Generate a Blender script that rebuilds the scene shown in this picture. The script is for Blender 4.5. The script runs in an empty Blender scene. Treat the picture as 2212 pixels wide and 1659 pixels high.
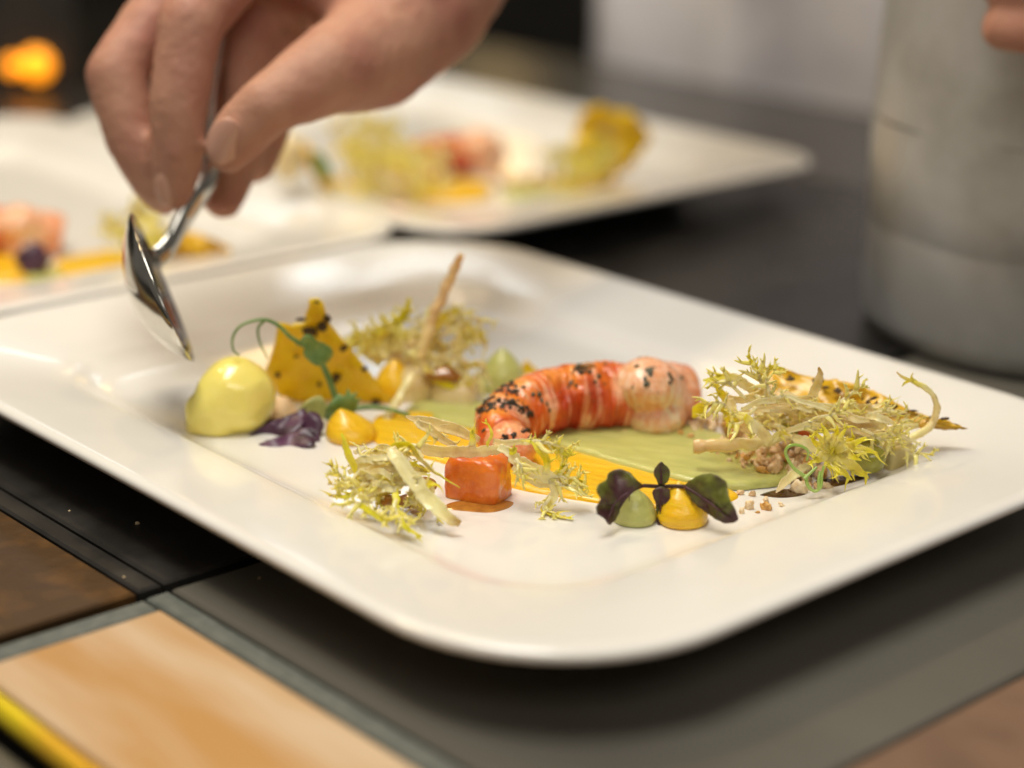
import bpy, math, random
import numpy as np
from mathutils import Vector, Matrix, noise
from mathutils.bvhtree import BVHTree

random.seed(7)
SC = bpy.context.scene
COL = SC.collection

# ------------------------------------------------------------------ camera
PW, PH, FPX = 2212.0, 1659.0, 4110.0            # photo measured at 2212 px wide, focal length in those pixels
CAMZ = 0.2311                                   # eye height above the counter top
RIM_Z, FLOOR_Z = 0.022, 0.010
_up = np.array([0.01565541, 0.94758728, 0.31911323])
_fw = np.array([0, 0, -1.0]); _Y = _fw - (_fw @ _up) * _up; _Y /= np.linalg.norm(_Y); _X = np.cross(_Y, _up)
ROT = np.array([_X, _Y, _up])
cd = bpy.data.cameras.new('camera'); cam = bpy.data.objects.new('camera', cd); COL.objects.link(cam)
cd.sensor_width = 36.0; cd.lens = FPX / PW * 36.0; cd.clip_start = 0.01; cd.clip_end = 60.0
m4 = Matrix.Identity(4)
for i in range(3):
    for j in range(3): m4[i][j] = float(ROT[i, j])
m4[2][3] = CAMZ
cam.matrix_world = m4
SC.camera = cam
cd.dof.use_dof = True; cd.dof.focus_distance = 0.585; cd.dof.aperture_fstop = 3.7
cd.dof.aperture_blades = 9

# ------------------------------------------------------------------ world, exposure, lamps
w = bpy.data.worlds.new('World'); SC.world = w; w.use_nodes = True
w.node_tree.nodes['Background'].inputs[0].default_value = (0.9, 0.82, 0.72, 1)
w.node_tree.nodes['Background'].inputs[1].default_value = 0.15
SC.view_settings.view_transform = 'Standard'; SC.view_settings.look = 'None'
SC.view_settings.exposure = -0.1; SC.view_settings.gamma = 1.0
SC.render.engine = 'CYCLES'
SC.cycles.use_denoising = True
SC.cycles.max_bounces = 8; SC.cycles.diffuse_bounces = 5; SC.cycles.glossy_bounces = 4
SC.cycles.transmission_bounces = 4; SC.cycles.caustics_reflective = False; SC.cycles.caustics_refractive = False
SC.cycles.sample_clamp_indirect = 4.0; SC.cycles.sample_clamp_direct = 30.0

def lamp(name, kind, loc, energy, color, target=(0, 0.58, 0.02), size=0.1, size_y=None):
    l = bpy.data.lights.new(name, kind); l.energy = energy; l.color = color
    if kind == 'AREA':
        l.size = size
        if size_y: l.shape = 'RECTANGLE'; l.size_y = size_y
    else:
        l.shadow_soft_size = size
    o = bpy.data.objects.new(name, l); COL.objects.link(o); o.location = loc
    d = Vector(target) - Vector(loc)
    o.rotation_euler = d.to_track_quat('-Z', 'Y').to_euler()
    return o
lamp('ceiling_and_fill_light', 'AREA', (-0.25, 0.55, 1.5), 21.5, (1.0, 0.955, 0.865), size=0.75, size_y=0.5)
lamp('ceiling_and_fill_light', 'AREA', (0.35, -0.75, 1.35), 8.0, (1.0, 0.94, 0.86), size=1.0, size_y=0.7)  # added frontal fill behind the camera, brightens the food's front faces
# unseen lights placed for highlights in the glaze: cool ones, then pass lamps
for x, y, z, e, sx, sy in ((-0.106, 1.33, 0.318, 0.030, 0.044, 0.014), (-0.060, 1.33, 0.322, 0.016, 0.034, 0.010), (-0.66, 2.69, 0.85, 0.32, 0.40, 0.04), (-0.19, 2.60, 0.655, 0.13, 0.10, 0.04)):
    lamp('cool_highlight_light', 'AREA', (x, y, z), e, (0.92, 0.98, 1.0), size=sx, size_y=sy)
for x, y, z, e, sx, sy in ((-0.33, 2.60, 0.645, 0.24, 0.15, 0.03), (-0.03, 2.60, 0.36, 0.14, 0.10, 0.05)):
    lamp('pass_lamp_light', 'AREA', (x, y, z), e, (1.0, 0.66, 0.26), size=sx, size_y=sy)
for k, (x, y, z) in enumerate([(-0.50, 0.80, 0.72), (-0.34, 0.98, 0.76), (-0.16, 1.14, 0.78)]):
    lamp('heat_lamp_light', 'POINT', (x, y, z), 4.4, (1.0, 0.77, 0.45), size=0.024)

# ------------------------------------------------------------------ pixel helpers
def ray(u, v):
    r = ROT @ np.array([(u - PW / 2) / FPX, -(v - PH / 2) / FPX, -1.0]); return r
def G(u, v, z=FLOOR_Z):
    r = ray(u, v); t = (z - CAMZ) / r[2]; p = r * t; return np.array([p[0], p[1], z])
def W(u, v, y):
    r = ray(u, v); p = r * (y / r[1]); return np.array([p[0], p[1], p[2] + CAMZ])
def S(u, v, y, z=FLOOR_Z + 0.0012):
    p = W(u, v, y)
    return p if p[2] >= z else G(u, v, z)
def mpp(y): return math.hypot(y, 0.15) / FPX       # metres for one pixel at that distance
E1 = np.array([-0.67048, 0.74193, 0.0]); E2 = np.array([0.74162, 0.67082, 0.0]); CEN = np.array([-0.01083, 0.61757, 0.0])
def E(a, b, z=0.0): return CEN + E1 * a + E2 * b + np.array([0, 0, z])

# ------------------------------------------------------------------ mesh helpers
def cr(pts, n):
    """points along a smooth curve through pts (any dimension)"""
    P = np.array(pts, float)
    if len(P) == 2: return np.array([P[0] + (P[1] - P[0]) * t for t in np.linspace(0, 1, n)])
    Q = np.vstack([2 * P[0] - P[1], P, 2 * P[-1] - P[-2]])
    out = []
    for t in np.linspace(0, len(P) - 1, n):
        i = min(int(t), len(P) - 2); f = t - i
        a, b, c, d = Q[i], Q[i + 1], Q[i + 2], Q[i + 3]
        out.append(0.5 * (2 * b + (c - a) * f + (2 * a - 5 * b + 4 * c - d) * f * f + (3 * b - a - 3 * c + d) * f ** 3))
    return np.array(out)
def cr_closed(pts, n):
    P = np.array(pts, float); N = len(P); out = []
    for t in np.linspace(0, N, n, endpoint=False):
        i = int(t) % N; f = t - int(t)
        a, b, c, d = P[(i - 1) % N], P[i], P[(i + 1) % N], P[(i + 2) % N]
        out.append(0.5 * (2 * b + (c - a) * f + (2 * a - 5 * b + 4 * c - d) * f * f + (3 * b - a - 3 * c + d) * f ** 3))
    return np.array(out)
def nrm(v): return v / (np.linalg.norm(v) + 1e-12)
def nz(p, s=1.0): return noise.noise(Vector((float(p[0]) * s, float(p[1]) * s, float(p[2]) * s)))

class MB:
    def __init__(self): self.v = []; self.f = []; self.c = []; self.uv = []
    def add(self, verts, faces, col=None, uv=None):
        o = len(self.v)
        self.v += [tuple(map(float, p)) for p in verts]
        self.f += [tuple(i + o for i in f) for f in faces]
        n = len(verts)
        if col is None: col = (1, 1, 1)
        self.c += [tuple(c) for c in col] if hasattr(col[0], '__len__') else [tuple(col)] * n
        self.uv += list(uv) if uv is not None else [(0, 0)] * n
        return self
    def mesh(self, name, mat, smooth=True):
        me = bpy.data.meshes.new(name); me.from_pydata(self.v, [], self.f)
        ca = me.color_attributes.new('Col', 'FLOAT_COLOR', 'POINT')
        ca.data.foreach_set('color', [x for c in self.c for x in (c[0], c[1], c[2], 1.0)])
        if smooth: me.shade_smooth()
        me.materials.append(mat); me.validate(); me.update()
        return me
    def build(self, name, mat, parent=None, smooth=True):
        return link(name, self.mesh(name, mat, smooth), parent)
def link(name, me, parent=None):
    o = bpy.data.objects.new(name, me); COL.objects.link(o)
    if parent is not None:
        o.parent = parent
        o.matrix_parent_inverse = parent.matrix_world.inverted() if parent.type != 'EMPTY' else Matrix.Translation(-Vector(parent.location))
    return o
def tag(o, label, cat, group=None, kind=None):
    if label: o['label'] = label
    if cat: o['category'] = cat
    if group: o['group'] = group
    if kind: o['kind'] = kind
    return o
def empty(name, loc, label, cat, group=None):
    o = bpy.data.objects.new(name, None); COL.objects.link(o); o.location = tuple(map(float, loc)); o.empty_display_size = 0.01
    return tag(o, label, cat, group)

def sweep(path, rx, ry, n=8, side0=None, twist=0.0, prof=None, closed_ends=True):
    """swept elliptical section; rx is the half width along the side direction, ry the half thickness"""
    P = np.array(path, float); N = len(P)
    rx = np.full(N, rx) if np.isscalar(rx) else np.array(rx); ry = np.full(N, ry) if np.isscalar(ry) else np.array(ry)
    T = np.gradient(P, axis=0); T = np.array([nrm(t) for t in T])
    if side0 is None:
        s = np.cross(T[0], nrm(P[0] - np.array([0, 0, CAMZ])))
        if np.linalg.norm(s) < 0.2: s = np.cross(T[0], np.array([0, 0, 1.0]))
        side0 = s
    s = nrm(side0 - (side0 @ T[0]) * T[0]); V = []; sides = []
    for i in range(N):
        s = nrm(s - (s @ T[i]) * T[i]); b = np.cross(T[i], s)
        a = twist * i / (N - 1); si = s * math.cos(a) + b * math.sin(a); bi = np.cross(T[i], si); sides.append(si)
        for k in range(n):
            th = 2 * math.pi * k / n
            V.append(P[i] + si * rx[i] * math.cos(th) + bi * ry[i] * math.sin(th))
    F = []
    for i in range(N - 1):
        for k in range(n):
            F.append((i * n + k, i * n + (k + 1) % n, (i + 1) * n + (k + 1) % n, (i + 1) * n + k))
    if closed_ends:
        F.append(tuple(range(n - 1, -1, -1))); F.append(tuple(range((N - 1) * n, N * n)))
    return np.array(V), F, T, np.array(sides)

def icos(sub):
    import bmesh
    bm = bmesh.new(); bmesh.ops.create_icosphere(bm, subdivisions=sub, radius=1.0)
    v = np.array([x.co[:] for x in bm.verts]); f = [tuple(x.index for x in q.verts) for q in bm.faces]; bm.free(); return v, f
ICO = {k: icos(k) for k in (1, 2, 3, 4, 5)}
def blob(c, r, sub=3, amp=0.1, freq=2.0, seed=0, rot=None, flat=None, octs=2):
    v, f = ICO[sub]; out = []
    R = Matrix.Identity(3) if rot is None else Matrix.Rotation(rot[2], 3, 'Z') @ Matrix.Rotation(rot[1], 3, 'Y') @ Matrix.Rotation(rot[0], 3, 'X')
    for p in v:
        d = 1 + amp * sum(nz(p + seed * 7.3, freq * 2 ** o) / 2 ** o for o in range(octs))
        q = R @ Vector((p[0] * r[0] * d, p[1] * r[1] * d, p[2] * r[2] * d))
        q = np.array(q) + np.array(c)
        if flat is not None and q[2] < flat: q[2] = flat + (q[2] - flat) * 0.05
        out.append(q)
    return np.array(out), f

# ------------------------------------------------------------------ materials
def mat(name, color=(0.8, 0.8, 0.8), rough=0.4, metal=0.0, sss=0.0, rad=(1, 0.5, 0.25), sscale=0.003, coat=0.0, coat_rough=0.08,
        color2=None, nscale=200.0, nfac=(0.4, 0.65), detail=4.0, bump=0.0, bscale=400.0, vcol=False, trans=0.0, trans_col=None,
        ior=1.45, rough2=None, stretch=None, emit=None, estr=0.0, spec=0.5):
    m = bpy.data.materials.new(name); m.use_nodes = True; nt = m.node_tree; N = nt.nodes; L = nt.links
    b = N['Principled BSDF']; out = N['Material Output']
    b.inputs['Base Color'].default_value = (*color, 1); b.inputs['Roughness'].default_value = rough
    b.inputs['Metallic'].default_value = metal; b.inputs['IOR'].default_value = ior
    b.inputs['Specular IOR Level'].default_value = spec
    if sss:
        b.inputs['Subsurface Weight'].default_value = sss; b.inputs['Subsurface Radius'].default_value = rad
        b.inputs['Subsurface Scale'].default_value = sscale
    if coat: b.inputs['Coat Weight'].default_value = coat; b.inputs['Coat Roughness'].default_value = coat_rough
    tc = N.new('ShaderNodeTexCoord'); vec = tc.outputs['Object']
    if stretch:
        mp = N.new('ShaderNodeMapping'); mp.vector_type = 'TEXTURE'; L.new(vec, mp.inputs[0]); mp.inputs['Scale'].default_value = stretch[0]
        if len(stretch) > 1: mp.inputs['Rotation'].default_value = stretch[1]
        vec = mp.outputs[0]
    csock = None
    if vcol:
        a = N.new('ShaderNodeAttribute'); a.attribute_name = 'Col'; csock = a.outputs['Color']
    if color2 is not None:
        n1 = N.new('ShaderNodeTexNoise'); n1.inputs['Scale'].default_value = nscale; n1.inputs['Detail'].default_value = detail; L.new(vec, n1.inputs['Vector'])
        rp = N.new('ShaderNodeMapRange'); rp.inputs['From Min'].default_value = nfac[0]; rp.inputs['From Max'].default_value = nfac[1]; L.new(n1.outputs['Fac'], rp.inputs['Value'])
        mx = N.new('ShaderNodeMix'); mx.data_type = 'RGBA'
        if vcol:
            mx.blend_type = 'MULTIPLY'; L.new(csock, mx.inputs['A']); mx.inputs['B'].default_value = (*color2, 1)
        else:
            mx.inputs['A'].default_value = (*color, 1); mx.inputs['B'].default_value = (*color2, 1)
        L.new(rp.outputs[0], mx.inputs['Factor']); csock = mx.outputs['Result']
        if rough2 is not None:
            r2 = N.new('ShaderNodeMapRange'); r2.inputs['To Min'].default_value = rough; r2.inputs['To Max'].default_value = rough2
            L.new(rp.outputs[0], r2.inputs['Value']); L.new(r2.outputs[0], b.inputs['Roughness'])
    if csock is not None: L.new(csock, b.inputs['Base Color'])
    if bump:
        n2 = N.new('ShaderNodeTexNoise'); n2.inputs['Scale'].default_value = bscale; n2.inputs['Detail'].default_value = 5; L.new(vec, n2.inputs['Vector'])
        bp = N.new('ShaderNodeBump'); bp.inputs['Strength'].default_value = 1.0; bp.inputs['Distance'].default_value = bump
        L.new(n2.outputs['Fac'], bp.inputs['Height']); L.new(bp.outputs[0], b.inputs['Normal'])
    if emit: b.inputs['Emission Color'].default_value = (*emit, 1); b.inputs['Emission Strength'].default_value = estr
    if trans:
        t = N.new('ShaderNodeBsdfTranslucent'); ms = N.new('ShaderNodeMixShader'); ms.inputs[0].default_value = trans
        if csock is not None: L.new(csock, t.inputs[0])
        else: t.inputs[0].default_value = (*(trans_col or color), 1)
        L.new(b.outputs[0], ms.inputs[1]); L.new(t.outputs[0], ms.inputs[2]); L.new(ms.outputs[0], out.inputs['Surface'])
    return m
M = {}
M['ceramic'] = mat('glazed_ceramic', (0.79, 0.77, 0.725), 0.2, coat=0.3, coat_rough=0.06, color2=(0.765, 0.745, 0.70), nscale=30, bump=0.00004, bscale=60)
M['stone'] = mat('black_stone', (0.016, 0.015, 0.014), 0.30, color2=(0.03, 0.027, 0.024), nscale=35, rough2=0.42, bump=0.00006, bscale=900)
M['steel_grey'] = mat('grey_laminate', (0.125, 0.118, 0.098), 0.30, color2=(0.075, 0.068, 0.055), nscale=9, nfac=(0.35, 0.75), detail=9, rough2=0.5, bump=0.00012, bscale=60, stretch=((2.5, 1, 1), (0, 0, 2.3056)))
M['tan'] = mat('tan_painted_reflection', (0.50, 0.27, 0.09), 0.24, coat=0.4, coat_rough=0.22, color2=(0.62, 0.46, 0.30), nscale=34, nfac=(0.36, 0.66), detail=8, bump=0.00015, bscale=120, stretch=((5, 1, 1), (0, 0, 2.3056)))  # streaky lamp reflections on the copper panel put into its colour
M['bronze'] = mat('bronze_foil', (0.085, 0.045, 0.018), 0.36, metal=0.35, color2=(0.20, 0.095, 0.025), nscale=60, nfac=(0.5, 0.8), detail=8, bump=0.0006, bscale=90)
M['rear'] = mat('slate_laminate', (0.050, 0.049, 0.046), 0.26, color2=(0.07, 0.066, 0.058), nscale=10)
M['teal'] = mat('grey_green_edging', (0.10, 0.112, 0.10), 0.4, color2=(0.14, 0.15, 0.135), nscale=300)
M['brown'] = mat('brown_laminate', (0.20, 0.12, 0.075), 0.36, color2=(0.15, 0.09, 0.06), nscale=40)
M['edge_highlight'] = mat('painted_edge_highlight', (1.0, 0.78, 0.03), 0.3, metal=0.6, color2=(0.85, 0.42, 0.04), nscale=14, nfac=(0.45, 0.6))  # warm highlight along the counter edge, painted as yellow colour
M['steel'] = mat('spoon_steel', (0.62, 0.60, 0.55), 0.13, metal=1.0, color2=(0.55, 0.53, 0.48), nscale=120)
M['pot'] = mat('worn_steel', (0.50, 0.50, 0.49), 0.36, metal=0.45, color2=(0.34, 0.33, 0.30), nscale=22, nfac=(0.40, 0.66), detail=7, rough2=0.55, bump=0.0005, bscale=24)
M['skin'] = mat('skin', (0.47, 0.245, 0.165), 0.55, spec=0.35, sss=0.22, rad=(1, 0.35, 0.2), sscale=0.006, color2=(0.37, 0.15, 0.11), nscale=30, nfac=(0.42, 0.68), bump=0.0006, bscale=260)
M['nail'] = mat('fingernail', (0.56, 0.32, 0.235), 0.25, sss=0.2, sscale=0.003)
M['cloth'] = mat('white_cotton', (0.80, 0.80, 0.88), 0.9, color2=(0.62, 0.61, 0.70), nscale=12, bump=0.0004, bscale=900)  # second tone paints soft fold shading into the white cloth
M['cream'] = mat('yellow_cream', (0.93, 0.79, 0.19), 0.2, sss=0.3, rad=(1, 0.8, 0.25), sscale=0.004, coat=0.6, coat_rough=0.04, color2=(0.95, 0.80, 0.22), nscale=150, bump=0.0006, bscale=110)
M['ypuree'] = mat('yellow_puree', (0.82, 0.48, 0.012), 0.26, sss=0.25, rad=(1, 0.5, 0.08), sscale=0.002, coat=0.3, color2=(0.86, 0.55, 0.02), nscale=350, bump=0.0009, bscale=420, stretch=((7, 1, 1), (0, 0, -0.394)))
M['gpuree'] = mat('green_puree', (0.53, 0.53, 0.17), 0.3, sss=0.25, rad=(0.8, 1, 0.3), sscale=0.002, coat=0.3, color2=(0.47, 0.48, 0.14), nscale=400, bump=0.0008, bscale=420, stretch=((7, 1, 1), (0, 0, -0.394)))
M['crisp'] = mat('yellow_crisp', (0.95, 0.73, 0.010), 0.32, sss=0.0, sscale=0.002, coat=0.4, coat_rough=0.15, color2=(0.90, 0.60, 0.010), nscale=170, nfac=(0.45, 0.75), bump=0.0009, bscale=200, trans=0.42)
M['crisp2'] = mat('toasted_crisp', (0.78, 0.46, 0.015), 0.3, coat=0.3, coat_rough=0.15, color2=(0.30, 0.14, 0.012), nscale=120, nfac=(0.52, 0.72), detail=6, bump=0.0005, bscale=300, trans=0.08, stretch=((2.2, 1, .7),))
M['char'] = mat('charred_speck', (0.014, 0.012, 0.008), 0.45, color2=(0.07, 0.045, 0.016), nscale=1.5)
M['charspot'] = mat('scorched_spot', (0.03, 0.016, 0.004), 0.6, color2=(0.11, 0.055, 0.006), nscale=700)
M['herb'] = mat('dried_herb', (0.022, 0.03, 0.014), 0.5, color2=(0.09, 0.08, 0.03), nscale=1.5)
M['green'] = mat('pea_shoot_green', (0.15, 0.27, 0.07), 0.35, color2=(0.26, 0.40, 0.13), nscale=250, trans=0.2)
M['chive'] = mat('chive_green', (0.30, 0.46, 0.08), 0.3, color2=(0.40, 0.54, 0.14), nscale=250, coat=0.3)
M['purple'] = mat('purple_cress', (0.045, 0.018, 0.032), 0.35, color2=(0.13, 0.05, 0.10), nscale=120, trans=0.1)
M['leaf'] = mat('shiso_leaf', vcol=True, rough=0.42, color2=(0.6, 0.55, 0.5), nscale=420, nfac=(0.35, 0.7), bump=0.00025, bscale=500, trans=0.22)
M['frisee'] = mat('frisee_leaf', vcol=True, rough=0.18,  color2=(0.88, 0.80, 0.66), nscale=420, nfac=(0.55, 0.85), coat=0.2, coat_rough=0.05, bump=0.0002, bscale=800, sss=0.5, rad=(1, 0.9, 0.5), sscale=0.002, trans=0.08)
M['shell'] = mat('langoustine_shell', vcol=True, rough=0.25, sss=0.2, rad=(1, 0.45, 0.25), sscale=0.002, color2=(0.85, 0.55, 0.42), nscale=520, nfac=(0.5, 0.75), coat=0.3, coat_rough=0.03, bump=0.0008, bscale=260)
M['papaya'] = mat('orange_fruit', (0.84, 0.24, 0.03), 0.13, sss=0.5, rad=(1, 0.4, 0.12), sscale=0.005, coat=0.4, coat_rough=0.03, color2=(0.70, 0.15, 0.02), nscale=170, nfac=(0.4, 0.65), bump=0.0007, bscale=260)
M['crumb'] = mat('toasted_crumb', (0.80, 0.58, 0.34), 0.55, color2=(0.62, 0.38, 0.17), nscale=1.6)
M['crumb2'] = mat('golden_crumb', (0.74, 0.42, 0.12), 0.35, coat=0.3, color2=(0.52, 0.24, 0.05), nscale=1.6)
M['pale'] = mat('pale_dumpling', (0.80, 0.66, 0.38), 0.24, sss=0.4, rad=(1, 0.8, 0.4), sscale=0.004, coat=0.3, color2=(0.74, 0.58, 0.28), nscale=200, bump=0.0002, bscale=300)
M['celery'] = mat('translucent_celeriac', (0.66, 0.58, 0.28), 0.16, sss=0.4, rad=(1, 0.9, 0.4), sscale=0.004, coat=0.5, color2=(0.58, 0.48, 0.20), nscale=150)
M['gpiece'] = mat('green_jelly', (0.38, 0.37, 0.06), 0.14, sss=0.4, rad=(0.8, 1, 0.3), sscale=0.004, coat=0.6, color2=(0.28, 0.28, 0.04), nscale=150)
M['soy'] = mat('dark_sauce', (0.05, 0.02, 0.006), 0.08, coat=0.5, color2=(0.10, 0.045, 0.01), nscale=300)
M['amber'] = mat('caramelised_onion', (0.45, 0.20, 0.035), 0.15, sss=0.3, sscale=0.003, coat=0.5, color2=(0.30, 0.12, 0.02), nscale=260)
M['lampglow'] = mat('orange_lamp_lens', (0.9, 0.4, 0.05), 0.3, emit=(1.0, 0.30, 0.006), estr=2.4)
M['blackbox'] = mat('dark_enamel', (0.02, 0.018, 0.016), 0.4, color2=(0.03, 0.026, 0.022), nscale=30)
M['darkwall'] = mat('dark_kitchen_wall', (0.028, 0.026, 0.022), 0.7, color2=(0.045, 0.04, 0.032), nscale=4)
M['floor'] = mat('dark_floor_tile', (0.03, 0.026, 0.022), 0.5, color2=(0.04, 0.034, 0.03), nscale=6)

# ------------------------------------------------------------------ setting: counter
def slab(name, a0, a1, b0, b1, z0, z1, m, parent=None, bev=0.0008):
    mb = MB(); c = [(a0, b0), (a1, b0), (a1, b1), (a0, b1)]
    i = [(a0 + bev, b0 + bev), (a1 - bev, b0 + bev), (a1 - bev, b1 - bev), (a0 + bev, b1 - bev)]
    V = [E(a, b, z0) for a, b in c] + [E(a, b, z1 - bev) for a, b in c] + [E(a, b, z1) for a, b in i]
    F = [(0, 1, 2, 3)]
    for k in range(4): F += [(4 + k, 4 + (k + 1) % 4, (k + 1) % 4, k), (8 + k, 8 + (k + 1) % 4, 4 + (k + 1) % 4, 4 + k)]
    F.append((11, 10, 9, 8)); mb.add(V, F)
    return mb.build(name, m, parent, smooth=False)
counter = bpy.data.objects.new('counter', None); COL.objects.link(counter); counter.location = tuple(E(0, 0, -0.03)); counter['kind'] = 'structure'
slab('counter_base', -1.2, 3.0, -0.2095, 0.62, -0.05, -0.008, M['blackbox'], counter)
slab('counter_panel', -0.0265, 3.0, -0.1435, 0.43, -0.0075, 0.0, M['stone'], counter)
slab('counter_panel', -0.2195, -0.0305, -0.1435, 0.43, -0.0075, -0.0006, M['steel_grey'], counter)
slab('counter_panel', -1.2, -0.2205, -0.1435, 0.43, -0.0075, -0.0006, M['brown'], counter)
slab('edging_strip', -0.0265, 3.0, -0.1520, -0.1445, -0.0075, -0.0002, M['stone'], counter)
slab('edging_strip', -1.2, -0.0305, -0.1520, -0.1445, -0.0075, -0.0008, M['teal'], counter)
slab('edging_strip', -0.0395, -0.0310, -0.2090, -0.1530, -0.0075, -0.0009, M['teal'], counter)
slab('inlay_panel', -0.0265, 3.0, -0.2090, -0.1530, -0.0075, -0.0004, M['bronze'], counter)
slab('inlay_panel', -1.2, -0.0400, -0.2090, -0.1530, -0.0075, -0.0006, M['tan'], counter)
slab('rear_strip', -1.2, 3.0, 0.4310, 0.62, -0.0075, 0.0, M['rear'], counter)
# rounded front edge of the counter, its lamp highlight built as a yellow strip
for nm, rr, off, mm in (('front_edge_highlight', 0.0032, -0.2126, M['edge_highlight']), ('front_edge_nosing', 0.016, -0.2322, M['steel_grey'])):
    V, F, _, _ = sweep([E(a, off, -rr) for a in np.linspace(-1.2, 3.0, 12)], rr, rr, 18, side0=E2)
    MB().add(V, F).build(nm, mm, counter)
mb = MB(); mb.add([(-8, -3, -0.92), (8, -3, -0.92), (8, 9, -0.92), (-8, 9, -0.92)], [(0, 1, 2, 3)])
o = mb.build('kitchen_floor', M['floor'], smooth=False); o['kind'] = 'structure'
mb = MB(); mb.add([(-6, 5.0, -0.92), (6, 5.0, -0.92), (6, 5.0, 2.4), (-6, 5.0, 2.4), (-6, 5.2, -0.92), (6, 5.2, -0.92), (6, 5.2, 2.4), (-6, 5.2, 2.4)],
   [(0, 1, 2, 3), (5, 4, 7, 6), (4, 0, 3, 7), (1, 5, 6, 2), (3, 2, 6, 7)])
o = mb.build('kitchen_wall', M['darkwall'], smooth=False); o['kind'] = 'structure'

# ------------------------------------------------------------------ plates
def rrect(ha, hb, r, z, n=14):
    out = []
    for cx, cy, a0 in ((ha - r, hb - r, 0), (-(ha - r), hb - r, 90), (-(ha - r), -(hb - r), 180), (ha - r, -(hb - r), 270)):
        for k in range(n):
            a = math.radians(a0 + 90 * k / (n - 1)); out.append((cx + r * math.cos(a), cy + r * math.sin(a), z))
    # extra points along the straight sides
    res = []
    for i in range(len(out)):
        p, q = np.array(out[i]), np.array(out[(i + 1) % len(out)]); res.append(p)
        if (i + 1) % n == 0:
            for t in np.linspace(0, 1, 12)[1:-1]: res.append(p + (q - p) * t)
    return res
def plate_mesh(rs=1.0):
    prof = [(0.02, 0.012, 0.004, 0.0100), (0.07, 0.045, 0.012, 0.0100), (0.112, 0.076, 0.022, 0.0100), (0.1195, 0.0835, 0.027, 0.0101), (0.124, 0.088, 0.030, 0.0107), (0.1275, 0.0912, 0.032, 0.0120),
            (0.1302, 0.0938, 0.0335, 0.0138), (0.1320, 0.0955, 0.0345, 0.0151), (0.1334, 0.0968, 0.0352, 0.0158), (0.1352, 0.0983, 0.036, 0.0162), (0.140, 0.102, 0.039, 0.0169), (0.152, 0.1125, 0.046, 0.0186), (0.165, 0.1240, 0.052, 0.0204),
            (0.1745, 0.1320, 0.0565, 0.0217), (0.1780, 0.1348, 0.058, 0.0220), (0.1798, 0.1364, 0.059, 0.0214), (0.1806, 0.1371, 0.0595, 0.0202), (0.1800, 0.1366, 0.059, 0.0188), (0.178, 0.1347, 0.058, 0.0176),
            (0.168, 0.126, 0.053, 0.0158), (0.145, 0.106, 0.040, 0.0120), (0.128, 0.091, 0.032, 0.0070), (0.121, 0.084, 0.03, 0.0010), (0.1190, 0.082, 0.029, 0.0), (0.116, 0.079, 0.027, 0.0), (0.114, 0.077, 0.026, 0.002), (0.02, 0.012, 0.004, 0.002)]
    prof = [(a, b, max(.003, r * rs), z) for a, b, r, z in prof]
    mb = MB(); V = []
    for p in prof: V += rrect(*p)
    n = len(rrect(*prof[0])); F = []
    for i in range(len(prof) - 1):
        for k in range(n): F.append((i * n + (k + 1) % n, i * n + k, (i + 1) * n + k, (i + 1) * n + (k + 1) % n))
    F.append(tuple(range(n))); F.append(tuple(range(len(V) - 1, len(V) - 1 - n, -1)))
    return mb.add(V, F).mesh('dinner_plate', M['ceramic'])
PM = plate_mesh(); PM2 = plate_mesh(.6); PANG = math.atan2(E1[1], E1[0])
def plate(a, b, label, dang=0.0, me=None):
    o = link('dinner_plate', me or PM); o.location = tuple(E(a, b, 0.0003)); o.rotation_euler = (0, 0, PANG + dang)
    return tag(o, label, 'plate', 'rectangular white plates on the pass')
plate(0, 0, 'rectangular white plate under the spoon tip, dressed with langoustine and shiso leaf')
plate(0.347, 0.262, 'rectangular white plate with large yellow crisp, standing behind the langoustine plate', 0.0, PM2)
plate(0.366, -0.010, 'rectangular white plate behind the hand holding the spoon', 0.0, PM2)

# ------------------------------------------------------------------ sauces
def puddle(name, px, thick, m, z=FLOOR_Z, label=None, cat='sauce', n=120, wob=0.0006, seed=0, zpl=None):
    P = np.array([G(u, v, z)[:2] for u, v in px]); O = cr_closed(P, n)
    ar = 0.5 * np.sum(O[:, 0] * np.roll(O[:, 1], -1) - np.roll(O[:, 0], -1) * O[:, 1])
    if ar < 0: O = O[::-1]
    O = O + np.array([[nz((x * 160, y * 160, seed)) * wob, nz((x * 160, y * 160, seed + 9)) * wob] for x, y in O])
    tng = np.roll(O, -1, 0) - np.roll(O, 1, 0); nin = np.array([nrm(np.array([-t[1], t[0]])) for t in tng])
    size = math.sqrt(abs(ar)); V = []; rings = [(0, 0.0002), (0.00025, thick * 0.45), (0.0007, thick * 0.78), (0.0014, thick * 0.95), (0.0026, thick)]
    rings = [(min(d, size * 0.06 * (k + 1) / 2), h) for k, (d, h) in enumerate(rings)]
    for d, h in rings:
        Q = O + nin * d
        V += [(x, y, z + h * (1 + 0.25 * nz((x * 120, y * 120, seed + 3)))) for x, y in Q]
    c = O.mean(0); base = O + nin * rings[-1][0]
    for fr in (0.75, 0.5, 0.25):
        V += [(c[0] + (x - c[0]) * fr, c[1] + (y - c[1]) * fr, z + thick * (1 + 0.3 * nz((x * 90 * fr, y * 90 * fr, seed + 5)))) for x, y in base]
    V.append((c[0], c[1], z + thick)); R = len(rings) + 3; F = []
    for i in range(R - 1):
        for k in range(n): F.append((i * n + k, i * n + (k + 1) % n, (i + 1) * n + (k + 1) % n, (i + 1) * n + k))
    for k in range(n): F.append(((R - 1) * n + k, (R - 1) * n + (k + 1) % n, len(V) - 1))
    o = MB().add(V, F).build(name, m)
    if label: tag(o, label, cat)
    return o
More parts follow.
